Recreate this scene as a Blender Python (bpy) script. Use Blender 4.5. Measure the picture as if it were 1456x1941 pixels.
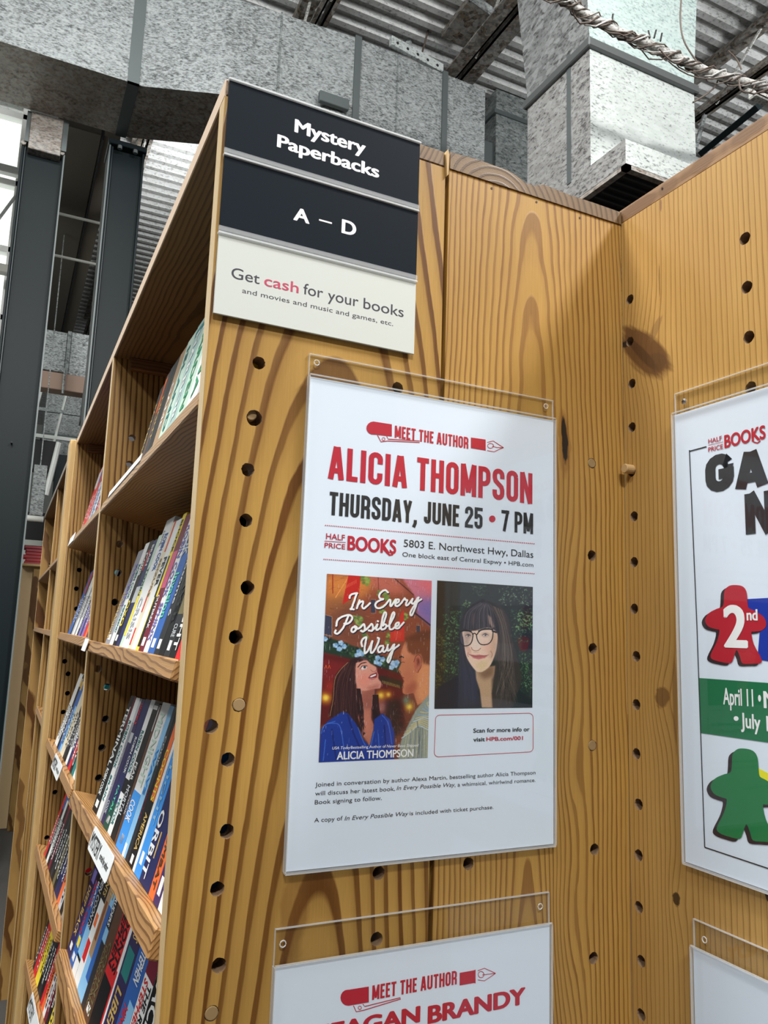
import bpy, math, random
import numpy as np
from mathutils import Matrix, Vector

# ---------------------------------------------------------------- camera, world, lights
SC = bpy.context.scene
for o in list(bpy.data.objects): bpy.data.objects.remove(o)
CAMR = np.array([[0.8995296350431463, -0.43560067126203383, 0.03314348918278633],
                 [0.09639097406539074, 0.12390704775963512, -0.987601044771732],
                 [0.42609296614455994, 0.8915711405780007, 0.1534460344569838]])
FPX = 1482.2436
CAMC = np.array([-0.13854817, -0.6581861, 1.63])
cam_d = bpy.data.cameras.new('camera'); cam = bpy.data.objects.new('camera', cam_d)
SC.collection.objects.link(cam); SC.camera = cam
cam_d.sensor_fit = 'VERTICAL'; cam_d.sensor_height = 24.0; cam_d.sensor_width = 18.0
cam_d.lens = FPX / 1941.0 * 24.0
cam_d.clip_start = 0.02; cam_d.clip_end = 200
m = Matrix.Identity(4)
for i in range(3):
    m[i][0] = CAMR[0][i]; m[i][1] = -CAMR[1][i]; m[i][2] = -CAMR[2][i]; m[i][3] = CAMC[i]
cam.matrix_world = m

W = bpy.data.worlds.new('world'); SC.world = W; W.use_nodes = True
W.node_tree.nodes['Background'].inputs[0].default_value = (0.86, 0.94, 1.0, 1)
W.node_tree.nodes['Background'].inputs[1].default_value = 0.12
SC.view_settings.view_transform = 'Standard'; SC.view_settings.look = 'None'
SC.view_settings.exposure = 0.25; SC.view_settings.gamma = 1.0
SC.view_settings.use_curve_mapping = False

def area(name, loc, target, sx, sy, power, col=(1, 0.985, 0.955)):
    l = bpy.data.lights.new(name, 'AREA'); l.shape = 'RECTANGLE'; l.size = sx; l.size_y = sy
    l.energy = power; l.color = col
    o = bpy.data.objects.new(name, l); SC.collection.objects.link(o); o.location = loc
    d = Vector(target) - Vector(loc); o.rotation_euler = d.to_track_quat('-Z', 'Y').to_euler()
    return o
# high strip lamps of the shop (out of the frame, above and around the aisle)
area('lamp_and_fill', (2.45, -1.75, 5.3), (0.4, 0, 1.9), 1.0, 0.22, 185)
area('lamp_and_fill', (-0.62, 0.72, 5.3), (0.5, -0.1, 1.8), 1.0, 0.2, 200)
area('lamp_and_fill', (-3.4, -1.2, 5.3), (0.2, 0, 1.6), 1.2, 0.25, 84)
area('lamp_and_fill', (-0.9, -3.6, 5.4), (0.2, 0, 1.6), 1.2, 0.3, 165)
area('lamp_and_fill', (-2.6, 2.6, 5.4), (0, 1.2, 1.4), 1.2, 0.3, 35)
area('lamp_and_fill', (0.9, -0.6, 4.6), (3.2, 2.2, 4.6), 1.0, 0.3, 6, (0.97, 1, 1))  # added fill that brightens the duct drop, with no fitting behind it
# unseen fill lights, added to brighten the deck from below
for p_, t_, e_ in (((1.5, 0.2, 5.4), (3.0, 3.4, 6.4), 24), ((5.5, 0.8, 4.9), (5.5, 3.5, 6.4), 70), ((-0.2, 2.2, 5.7), (1.0, 5.2, 6.4), 32), ((1.3, 6.2, 5.6), (1.6, 8.0, 6.4), 30)):
    area('deck_fill', p_, t_, 1.2, 0.4, e_, (0.97, 1, 1))

# ---------------------------------------------------------------- helpers
COL = SC.collection
def at(px, py, ax, v):
    d = CAMR.T @ np.array([(px - 728) / FPX, (py - 970.5) / FPX, 1.0])
    return CAMC + d * (v - CAMC[ax]) / d[ax]

class MB:
    def __init__(s): s.v = []; s.f = []; s.m = []
    def face(s, pts, mi=0):
        n = len(s.v); s.v += [tuple(p) for p in pts]; s.f.append(tuple(range(n, n + len(pts)))); s.m.append(mi)
    def box(s, a, b, mi=0, M=None, bev=0.0):
        x0, y0, z0 = a; x1, y1, z1 = b
        if x0 > x1: x0, x1 = x1, x0
        if y0 > y1: y0, y1 = y1, y0
        if z0 > z1: z0, z1 = z1, z0
        if bev > 0:
            c = bev; n = len(s.v); P = []
            X = (x0, x1); Y = (y0, y1); Z = (z0, z1)
            idx = {}
            for i in (0, 1):
                for j in (0, 1):
                    for k in (0, 1):
                        sx = c if i == 0 else -c; sy = c if j == 0 else -c; sz = c if k == 0 else -c
                        idx[(i, j, k, 0)] = len(P); P.append((X[i], Y[j] + sy, Z[k] + sz))
                        idx[(i, j, k, 1)] = len(P); P.append((X[i] + sx, Y[j], Z[k] + sz))
                        idx[(i, j, k, 2)] = len(P); P.append((X[i] + sx, Y[j] + sy, Z[k]))
            F = []
            for i in (0, 1):
                q = [idx[(i, 0, 0, 0)], idx[(i, 1, 0, 0)], idx[(i, 1, 1, 0)], idx[(i, 0, 1, 0)]]; F.append(q if i else q[::-1])
                q = [idx[(0, i, 0, 1)], idx[(0, i, 1, 1)], idx[(1, i, 1, 1)], idx[(1, i, 0, 1)]]; F.append(q if i else q[::-1])
                q = [idx[(0, 0, i, 2)], idx[(1, 0, i, 2)], idx[(1, 1, i, 2)], idx[(0, 1, i, 2)]]; F.append(q if i else q[::-1])
            for i in (0, 1):
                for j in (0, 1):
                    fl = (i == j)
                    q = [idx[(i, j, 0, 0)], idx[(i, j, 1, 0)], idx[(i, j, 1, 1)], idx[(i, j, 0, 1)]]; F.append(q[::-1] if fl else q)
                    q = [idx[(i, 0, j, 0)], idx[(i, 1, j, 0)], idx[(i, 1, j, 2)], idx[(i, 0, j, 2)]]; F.append(q if not fl else q)
                    q = [idx[(0, i, j, 1)], idx[(1, i, j, 1)], idx[(1, i, j, 2)], idx[(0, i, j, 2)]]; F.append(q)
            for i in (0, 1):
                for j in (0, 1):
                    for k in (0, 1): F.append([idx[(i, j, k, t)] for t in range(3)])
            if M is not None: P = [tuple(M @ Vector(p)) for p in P]
            s.v += P
            for q in F: s.f.append(tuple(n + t for t in q)); s.m.append(mi)
            return s
        n = len(s.v)
        P = [(x0, y0, z0), (x1, y0, z0), (x1, y1, z0), (x0, y1, z0), (x0, y0, z1), (x1, y0, z1), (x1, y1, z1), (x0, y1, z1)]
        if M is not None: P = [tuple(M @ Vector(p)) for p in P]
        s.v += P
        for q in ((0, 3, 2, 1), (4, 5, 6, 7), (0, 1, 5, 4), (1, 2, 6, 5), (2, 3, 7, 6), (3, 0, 4, 7)):
            s.f.append(tuple(n + t for t in q)); s.m.append(mi)
        return s
    def tube(s, pts, r, k=8, mi=0, caps=True):
        pts = [Vector(p) for p in pts]; n0 = len(s.v)
        for i, p in enumerate(pts):
            d = (pts[min(i + 1, len(pts) - 1)] - pts[max(i - 1, 0)])
            if d.length < 1e-9: d = Vector((0, 0, 1))
            d.normalize()
            up = Vector((0, 0, 1)) if abs(d.z) < .9 else Vector((1, 0, 0))
            a = d.cross(up).normalized(); b = d.cross(a)
            rr = r[i] if isinstance(r, (list, tuple)) else r
            for j in range(k):
                t = 2 * math.pi * j / k
                s.v.append(tuple(p + a * math.cos(t) * rr + b * math.sin(t) * rr))
        for i in range(len(pts) - 1):
            for j in range(k):
                A = n0 + i * k + j; B = n0 + i * k + (j + 1) % k
                s.f.append((A, B, B + k, A + k)); s.m.append(mi)
        if caps:
            s.f.append(tuple(n0 + j for j in range(k))[::-1]); s.m.append(mi)
            s.f.append(tuple(n0 + (len(pts) - 1) * k + j for j in range(k))); s.m.append(mi)
        return s
    def prism(s, poly, w0, w1, fn, mi=0):
        """poly: 2-D outline; fn(u,v,w)->xyz"""
        n = len(s.v); k = len(poly)
        s.v += [tuple(fn(u, v, w0)) for u, v in poly] + [tuple(fn(u, v, w1)) for u, v in poly]
        s.f.append(tuple(range(n, n + k))[::-1]); s.f.append(tuple(range(n + k, n + 2 * k)))
        s.m += [mi, mi]
        for i in range(k):
            j = (i + 1) % k
            s.f.append((n + i, n + j, n + k + j, n + k + i)); s.m.append(mi)
        return s
    def build(s, name, mats, parent=None, fix=True, smooth=False, uv=None):
        me = bpy.data.meshes.new(name)
        off = Vector((0, 0, 0))
        if parent is not None and not parent.get('_local'): off = ABS.get(parent.name, Vector((0, 0, 0)))
        me.from_pydata([tuple(Vector(p) - off) for p in s.v], [], s.f)
        if not isinstance(mats, (list, tuple)): mats = [mats]
        for mt in mats: me.materials.append(mt)
        if len(mats) > 1: me.polygons.foreach_set('material_index', s.m)
        if smooth: me.polygons.foreach_set('use_smooth', [True] * len(me.polygons))
        me.update()
        if fix: fix_normals(me)
        if uv is not None:
            L = me.uv_layers.new(name='uv')
            for lp in me.loops: L.data[lp.index].uv = uv[lp.vertex_index]
        o = bpy.data.objects.new(name, me); COL.objects.link(o)
        if parent is not None:
            o.parent = parent
            if not parent.get('_local'): ABS[o.name] = off.copy()
        return o
def fix_normals(me):
    import bmesh
    bm = bmesh.new(); bm.from_mesh(me)
    bmesh.ops.remove_doubles(bm, verts=bm.verts, dist=1e-7)
    bmesh.ops.recalc_face_normals(bm, faces=bm.faces)
    bm.to_mesh(me); bm.free()
ABS = {}
def thing(name, loc, label, cat, group=None, local=False, M=None):
    o = bpy.data.objects.new(name, None); COL.objects.link(o); o.empty_display_size = .05
    if M is not None: o.matrix_world = M
    else: o.location = loc
    o['label'] = label; o['category'] = cat
    if group: o['group'] = group
    if local: o['_local'] = 1
    else: ABS[o.name] = Vector(loc)
    return o
def tag(o, label, cat, group=None):
    o['label'] = label; o['category'] = cat
    if group: o['group'] = group
    return o
def struct(o): o['kind'] = 'structure'; return o

# ---------------------------------------------------------------- materials
def newmat(name):
    m = bpy.data.materials.new(name); m.use_nodes = True
    nt = m.node_tree; b = nt.nodes['Principled BSDF']
    return m, nt, b
class NT:
    def __init__(s, nt): s.nt = nt
    def n(s, t, **k):
        x = s.nt.nodes.new(t)
        for a, v in k.items(): setattr(x, a, v)
        return x
    def l(s, a, b): s.nt.links.new(a, b)
    def val(s, x, sock):
        if isinstance(x, (int, float)): sock.default_value = x
        else: s.l(x, sock)
    def math(s, op, a, b=0.0, c=None, clamp=False):
        x = s.n('ShaderNodeMath', operation=op); x.use_clamp = clamp
        s.val(a, x.inputs[0]); s.val(b, x.inputs[1])
        if c is not None: s.val(c, x.inputs[2])
        return x.outputs[0]
    def mixc(s, f, a, b, bt='MIX'):
        x = s.n('ShaderNodeMix', data_type='RGBA', blend_type=bt)
        s.val(f, x.inputs[0])
        for q, i in ((a, 6), (b, 7)):
            if isinstance(q, tuple): x.inputs[i].default_value = (*q, 1) if len(q) == 3 else q
            else: s.l(q, x.inputs[i])
        return x.outputs[2]
    def noise(s, vec, scale, detail=2.0, rough=.5, out=0):
        x = s.n('ShaderNodeTexNoise'); x.inputs['Scale'].default_value = scale
        x.inputs['Detail'].default_value = detail; x.inputs['Roughness'].default_value = rough
        if vec is not None: s.l(vec, x.inputs['Vector'])
        return x.outputs[out]
    def comb(s, a, b, c):
        x = s.n('ShaderNodeCombineXYZ')
        for q, i in ((a, 0), (b, 1), (c, 2)): s.val(q, x.inputs[i])
        return x.outputs[0]
    def ramp(s, f, stops, interp='LINEAR'):
        x = s.n('ShaderNodeValToRGB'); r = x.color_ramp; r.interpolation = interp
        while len(r.elements) < len(stops): r.elements.new(.5)
        for e, (p, c) in zip(r.elements, stops):
            e.position = p; e.color = (*c, 1) if isinstance(c, tuple) else (c, c, c, 1)
        s.l(f, x.inputs[0]); return x.outputs[0]

def simple(name, col, rough=.5, metal=0.0, spec=.5, coat=0.0):
    m, nt, b = newmat(name)
    b.inputs['Base Color'].default_value = (*col, 1); b.inputs['Roughness'].default_value = rough
    b.inputs['Metallic'].default_value = metal
    b.inputs['Specular IOR Level'].default_value = spec
    b.inputs['Coat Weight'].default_value = coat
    return m
SRGB = lambda r, g, b: tuple(((c / 255) / 12.92 if c / 255 <= .04045 else ((c / 255 + .055) / 1.055) ** 2.4) for c in (r, g, b))

def wood(name, wax, lax, w0, l0, d0, s, freq, light=(0.50, 0.285, 0.082), dark=(0.215, 0.082, 0.016),
         n1=.010, n2=.012, seed=0.0, knots=(), stains=(), tax=None, edge=.62, rough=.42, nl=1.6, amt=1.0):
    """growth rings of a sawn board: distance to the pith of the log, whose depth drifts along the board"""
    m, nt, b = newmat(name); N = NT(nt)
    g = N.n('ShaderNodeNewGeometry'); sp = N.n('ShaderNodeSeparateXYZ'); N.l(g.outputs['Position'], sp.inputs[0])
    ax = {'x': sp.outputs[0], 'y': sp.outputs[1], 'z': sp.outputs[2]}
    if tax is None: tax = ({'x', 'y', 'z'} - {wax, lax}).pop()
    w = N.math('SUBTRACT', ax[wax], w0); l = N.math('SUBTRACT', ax[lax], l0); t = ax[tax]
    nv = N.comb(N.math('MULTIPLY', w, 9.0), N.math('MULTIPLY', l, nl), N.math('ADD', N.math('MULTIPLY', t, 9.0), seed))
    na = N.math('MULTIPLY', N.math('SUBTRACT', N.noise(nv, 1.0, 2.0), .5), n1 * 4)
    nb = N.math('MULTIPLY', N.math('SUBTRACT', N.noise(N.comb(N.math('MULTIPLY', l, nl * 2.4), N.math('MULTIPLY', w, 5.0), seed + 7.3), 1.0, 3.0), .5), n2 * 4)
    nc = N.math('MULTIPLY', N.math('SUBTRACT', N.noise(N.comb(N.math('MULTIPLY', l, 26.0), N.math('MULTIPLY', w, 160.0), seed + 1.3), 1.0, 2.0), .5), .0022)
    dd = N.math('ADD', N.math('ADD', N.math('MULTIPLY', l, s), d0), N.math('ADD', nb, t))
    ww = N.math('ADD', w, N.math('ADD', na, nc))
    r = N.math('SQRT', N.math('ADD', N.math('MULTIPLY', ww, ww), N.math('MULTIPLY', dd, dd)))
    kd = None
    for (kw, kl, a, c, A) in knots:
        q1 = N.math('DIVIDE', N.math('SUBTRACT', ax[wax], kw), a); q2 = N.math('DIVIDE', N.math('SUBTRACT', ax[lax], kl), c)
        e = N.math('POWER', 2.718, N.math('MULTIPLY', N.math('ADD', N.math('MULTIPLY', q1, q1), N.math('MULTIPLY', q2, q2)), -1.0))
        r = N.math('ADD', r, N.math('MULTIPLY', e, A))
    rv = N.math('MULTIPLY', N.math('SUBTRACT', N.noise(N.comb(N.math('MULTIPLY', r, 22.0), seed, 0.0), 1.0, 1.0), .5), 1.0)
    ring = N.math('FRACT', N.math('ADD', N.math('MULTIPLY', r, freq), rv))
    mask = N.ramp(ring, [(0, 0.0), (edge - .26, 0.05), (edge, .30), (edge + .08, 1.0), (.93, 1.0), (.985, 0.0)])
    # band strength varies ring to ring
    st = N.ramp(N.noise(N.comb(N.math('MULTIPLY', r, 60.0), seed + 3, 0.0), 1.0, 1.0), [(.32, .62), (.56, 1.0)])
    mask = N.math('MULTIPLY', N.math('MULTIPLY', mask, st), amt)
    fib = N.noise(N.comb(N.math('MULTIPLY', w, 900.0), N.math('MULTIPLY', l, 14.0), N.math('MULTIPLY', t, 900.0)), 1.0, 3.0, .6)
    blo = N.noise(N.comb(N.math('MULTIPLY', w, 14.0), N.math('MULTIPLY', l, 5.0), seed), 1.0, 2.0)
    li = N.mixc(N.ramp(fib, [(.3, 0.0), (.7, 1.0)]), tuple(c * .90 for c in light), tuple(c * 1.06 for c in light))
    li = N.mixc(N.ramp(blo, [(.35, 0.0), (.7, .55)]), li, tuple(l_ * .6 + d_ * .4 for l_, d_ in zip(light, dark)))
    da = N.mixc(fib, tuple(c * .8 for c in dark), tuple(c * 1.35 for c in dark))
    col = N.mixc(mask, li, da)
    for (kw, kl, a, c, ang, dk, colr) in stains:
        ca, sa = math.cos(ang), math.sin(ang)
        u = N.math('SUBTRACT', ax[wax], kw); v = N.math('SUBTRACT', ax[lax], kl)
        u2 = N.math('ADD', N.math('MULTIPLY', u, ca), N.math('MULTIPLY', v, sa)); v2 = N.math('SUBTRACT', N.math('MULTIPLY', v, ca), N.math('MULTIPLY', u, sa))
        q1 = N.math('DIVIDE', u2, a); q2 = N.math('DIVIDE', v2, c)
        e = N.math('ADD', N.math('MULTIPLY', q1, q1), N.math('MULTIPLY', q2, q2))
        e = N.math('ADD', e, N.math('MULTIPLY', N.math('SUBTRACT', N.noise(N.comb(N.math('MULTIPLY', u2, .45 / a), N.math('MULTIPLY', v2, 1.4 / c), seed), 1.6, 3.0), .5), 1.5))
        col = N.mixc(N.ramp(e, [(.55, dk), (1.0, 0.0)]), col, colr)
    N.l(col, b.inputs['Base Color'])
    rg = N.math('ADD', N.math('MULTIPLY', fib, .18), rough - .08); N.l(rg, b.inputs['Roughness'])
    b.inputs['Specular IOR Level'].default_value = .35
    bu = N.n('ShaderNodeBump'); bu.inputs['Strength'].default_value = .25; bu.inputs['Distance'].default_value = .0012
    N.l(N.math('ADD', N.math('MULTIPLY', fib, .5), N.math('MULTIPLY', mask, .6)), bu.inputs['Height']); N.l(bu.outputs[0], b.inputs['Normal'])
    return m

def galv(name, base=(0.44, 0.46, 0.46), dark=(0.09, 0.095, 0.095), sc=1.0, lo=.47, hi=.66, metal=.25, rough=.48):
    m, nt, b = newmat(name); N = NT(nt)
    g = N.n('ShaderNodeNewGeometry')
    mp = N.n('ShaderNodeMapping'); N.l(g.outputs['Position'], mp.inputs[0]); mp.inputs['Scale'].default_value = (.7, .7, 1.6); mp.inputs['Rotation'].default_value = (.3, .5, .4)
    a = N.noise(mp.outputs[0], 62 * sc, 4.0, .66); c = N.noise(g.outputs['Position'], 1.6, 2.0)
    vo = N.n('ShaderNodeTexVoronoi'); vo.inputs['Scale'].default_value = 38 * sc; N.l(mp.outputs[0], vo.inputs['Vector'])
    vcol = N.n('ShaderNodeSeparateXYZ'); N.l(vo.outputs['Color'], vcol.inputs[0])
    f = N.math('ADD', a, N.math('MULTIPLY', N.math('SUBTRACT', c, .5), .22))
    k = N.ramp(f, [(lo, 0.0), (hi, 1.0)])
    col = N.mixc(k, base, dark)
    col = N.mixc(N.math('MULTIPLY', vcol.outputs[0], .22), col, (0.75, 0.78, 0.78))
    N.l(col, b.inputs['Base Color']); b.inputs['Metallic'].default_value = metal; b.inputs['Roughness'].default_value = rough
    return m

def emis(name, col, st):
    m, nt, b = newmat(name); b.inputs['Base Color'].default_value = (0, 0, 0, 1)
    b.inputs['Emission Color'].default_value = (*col, 1); b.inputs['Emission Strength'].default_value = st
    return m

def acrylic(name, tint=(0.985, 0.99, 0.99), milky=0.0, rough=.03):
    m = bpy.data.materials.new(name); m.use_nodes = True; nt = m.node_tree; N = NT(nt)
    nt.nodes.remove(nt.nodes['Principled BSDF']); out = nt.nodes['Material Output']
    tr = N.n('ShaderNodeBsdfTransparent'); tr.inputs[0].default_value = (*tint, 1)
    gl = N.n('ShaderNodeBsdfGlossy'); gl.inputs['Roughness'].default_value = rough
    fr = N.n('ShaderNodeFresnel'); fr.inputs[0].default_value = 1.45
    gg = N.n('ShaderNodeNewGeometry'); ff = N.math('MULTIPLY', fr.outputs[0], N.math('SUBTRACT', 1.0, gg.outputs['Backfacing']))
    mx = N.n('ShaderNodeMixShader'); N.l(ff, mx.inputs[0]); N.l(tr.outputs[0], mx.inputs[1]); N.l(gl.outputs[0], mx.inputs[2])
    last = mx.outputs[0]
    if milky > 0:
        di = N.n('ShaderNodeBsdfDiffuse'); di.inputs[0].default_value = (.85, .88, .9, 1)
        m2 = N.n('ShaderNodeMixShader'); m2.inputs[0].default_value = milky; N.l(last, m2.inputs[1]); N.l(di.outputs[0], m2.inputs[2]); last = m2.outputs[0]
    N.l(last, out.inputs[0]); return m

# ---------------------------------------------------------------- lettering
_tc = {}
def text_mesh(s, bold=0.0, res=3):
    k = (s, bold, res)
    if k in _tc: return _tc[k]
    cu = bpy.data.curves.new('tmp', 'FONT'); cu.body = s; cu.size = 1.0; cu.resolution_u = res
    cu.offset = bold; cu.fill_mode = 'FRONT'
    o = bpy.data.objects.new('tmp', cu); COL.objects.link(o)
    dg = bpy.context.evaluated_depsgraph_get(); dg.update()
    me = bpy.data.meshes.new_from_object(o.evaluated_get(dg))
    V = np.array([v.co[:2] for v in me.vertices]) if len(me.vertices) else np.zeros((1, 2)); F = [tuple(p.vertices) for p in me.polygons]
    bpy.data.objects.remove(o); bpy.data.curves.remove(cu); bpy.data.meshes.remove(me)
    V[:, 0] -= V[:, 0].min(); cap = 0.729 + 2 * bold   # cap height of the built-in font
    V[:, 1] = (V[:, 1] + bold) / cap
    _tc[k] = (V, F, V[:, 0].max()); return _tc[k]
def text_into(mb, s, fn, bold=0.0, res=3, shear=0.0, mi=0):
    if isinstance(bold, str): V, F, w = gothic_mesh(s, .155) if bold == 'G' else gothic_mesh(s, .27, 1.75); ds = [(0, 0)]
    else:
        V, F, w = text_mesh(s, 0.0, res); ds = [(0, 0)]
        if bold > .005: ds = [(bold * 1.25 * math.cos(k * math.pi / 4 + .39), bold * 1.0 * math.sin(k * math.pi / 4 + .39)) for k in range(8)] + [(0, 0)]
        elif bold > 0: ds = [(-bold, 0), (bold, 0)]
    o = Vector(fn(0, 0)); nn = (Vector(fn(1, 0)) - o).cross(Vector(fn(0, 1)) - o).normalized()
    if OUTWARD[0] is not None: nn = Vector(OUTWARD[0])
    elif nn.dot(Vector(CAMC) - o) < 0: nn = -nn
    for k_, (dx, dy) in enumerate(ds):
        n = len(mb.v)
        for q in V: x, y = q[0], q[1]; mb.v.append(tuple(Vector(fn((x + dx + shear * y * .7) / w, y + dy)) + nn * (1.2e-5 * k_ + (1.2e-5 * q[2] if len(q) > 2 else 0))))
        for f in F: mb.f.append(tuple(n + i for i in f)); mb.m.append(mi)
    return
OUTWARD = [None]
def gothic_mesh(s, t, ws=1.0):
    """tall condensed capitals built from thick strokes"""
    k = ('G', s, t)
    if k in _tc: return _tc[k]
    V = []; F = []; X = 0.0
    def arcp(cx, cy, r, a0, a1, n=7): return [(cx + r * math.cos(math.radians(a0 + (a1 - a0) * i / n)), cy + r * math.sin(math.radians(a0 + (a1 - a0) * i / n))) for i in range(n + 1)]
    for ch in s:
        W = dict(M=.52, I=t, T=.38, E=.33, L=.32, A=.44, Y=.42, J=.34, N=.44).get(ch, .42) * (ws if ch != 'I' else 1.0); l, r, b, T = t / 2, W - t / 2, t / 2, 1 - t / 2; R = (r - l) / 2; m_ = W / 2; P = []
        if ch == ' ': X += .22; continue
        if ch == ',': P = [[(.11, .16), (.11, .02), (.03, -.17)]]; W = .2
        elif ch in 'OQ': P = [arcp(m_, T - R, R, 0, 180) + arcp(m_, b + R, R, 180, 360) + [(r, T - R)]]
        elif ch == 'C': P = [[(r, .64)] + arcp(m_, T - R, R, 0, 180) + arcp(m_, b + R, R, 180, 360) + [(r, .36)]]
        elif ch == 'G': P = [[(r, .68)] + arcp(m_, T - R, R, 0, 180) + arcp(m_, b + R, R, 180, 360) + [(r, .50)], [(r + t / 2, .46), (m_ - .02, .46)]]
        elif ch == 'D': P = [[(l, 0), (l, 1)], [(l, T), (r - R, T)] + arcp(r - R, T - R, R, 90, 0)[1:] + arcp(r - R, b + R, R, 0, -90) + [(l, b)]]
        elif ch == 'E': P = [[(l, 0), (l, 1)], [(l, T), (W, T)], [(l, .52), (W - .04, .52)], [(l, b), (W, b)]]
        elif ch == 'F': P = [[(l, 0), (l, 1)], [(l, T), (W, T)], [(l, .52), (W - .04, .52)]]
        elif ch == 'L': P = [[(l, 0), (l, 1)], [(l, b), (W, b)]]
        elif ch == 'H': P = [[(l, 0), (l, 1)], [(r, 0), (r, 1)], [(l, .51), (r, .51)]]
        elif ch == 'I': P = [[(l, 0), (l, 1)]]
        elif ch == 'T': P = [[(m_, 0), (m_, 1)], [(0, T), (W, T)]]
        elif ch == 'N': P = [[(l * .9, 0), (l * .9, 1)], [(W - l * .9, 0), (W - l * .9, 1)], [(l, 1), (r, 0)]]
        elif ch == 'M': P = [[(l * .9, 0), (l * .9, 1)], [(W - l * .9, 0), (W - l * .9, 1)], [(l, 1), (m_, .12)], [(m_, .12), (r, 1)]]
        elif ch == 'A': P = [[(l * .9, 0), (m_ - .02, 1)], [(W - l * .9, 0), (m_ + .02, 1)], [(l + .04, .27), (r - .04, .27)]]
        elif ch == 'Y': P = [[(l * .9, 1), (m_, .42)], [(W - l * .9, 1), (m_, .42)], [(m_, 0), (m_, .5)]]
        elif ch == 'U': P = [[(l, 1)] + arcp(m_, b + R, R, 180, 360) + [(r, 1)]]
        elif ch == 'J': P = [[(r, 1)] + arcp(m_, b + R, R, 360, 180) + [(l, .30)]]
        elif ch in 'PRB':
            R2 = .15; P = [[(l, 0), (l, 1)], [(l, T), (r - R2, T)] + arcp(r - R2, T - R2, R2, 90, 0)[1:] + arcp(r - R2, .46 + R2, R2, 0, -90) + [(l, .46)]]
            if ch == 'R': P.append([(r - R2 - .02, .46)] + arcp(r - .12, .34, .12, 90, 0)[1:] + [(r, 0)])
            if ch == 'B': P.append([(l, b), (r - R2, b)] + arcp(r - R2, b + R2, R2, -90, 0)[1:] + arcp(r - R2, .48 - R2 + .02, R2, 0, 90))
        elif ch == 'S': P = [[(r, .68)] + arcp(m_, T - R, R, 0, 180) + [(l, .70), (l + .03, .60), (r - .03, .42), (r, .32)] + arcp(m_, b + R, R, 0, -180) + [(l, .32)]]
        elif ch == '2': P = [[(l, .66)] + arcp(m_, T - R, R, 180, 0) + [(r, .64), (l + .01, .22), (l, b)], [(0, b), (W, b)]]
        elif ch == '5': P = [[(W, T), (l, T)], [(l, 1), (l, .46)], [(l, .48)] + arcp(m_, .62 - R, R, 130, 0)[0:] + arcp(m_, b + R, R, 0, -180) + [(l, .32)]]
        elif ch == '7': P = [[(0, T), (W, T)], [(W - l, 1), (m_ - .06, 0)]]
        for ip, pl in enumerate(P):
            A = np.array(pl, float); keep = [0] + [i for i in range(1, len(A)) if np.hypot(*(A[i] - A[i - 1])) > 1e-4]; A = A[keep]
            d = A[1:] - A[:-1]; d /= np.linalg.norm(d, axis=1)[:, None]; n0 = len(V)
            for i in range(len(A)):
                d0 = d[max(i - 1, 0)]; d1 = d[min(i, len(d) - 1)]; nn = np.array([-(d0 + d1)[1], (d0 + d1)[0]]); nn /= np.linalg.norm(nn)
                c = max(nn @ np.array([-d1[1], d1[0]]), .4); hw = t / 2 / c
                a_, b_ = A[i] + nn * hw, A[i] - nn * hw; V.append((a_[0] + X, a_[1], ip)); V.append((b_[0] + X, b_[1], ip))
            for i in range(len(A) - 1): F.append((n0 + 2 * i, n0 + 2 * i + 1, n0 + 2 * i + 3, n0 + 2 * i + 2))
        X += W + .075
    V = np.array(V); V[:, 0] -= V[:, 0].min(); _tc[k] = (V, F, V[:, 0].max()); return _tc[k]
def _unused(mb, s, fn, bold=0.0, res=3, shear=0.0, mi=0):
    """fn(u in 0..1 across the width, v in cap heights) -> 3-D point"""
    V, F, w = text_mesh(s, bold, res); n = len(mb.v)
    for x, y in V: mb.v.append(tuple(fn((x + shear * y * .7) / w, y)))
    for f in F: mb.f.append(tuple(n + i for i in f)); mb.m.append(mi)
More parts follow.
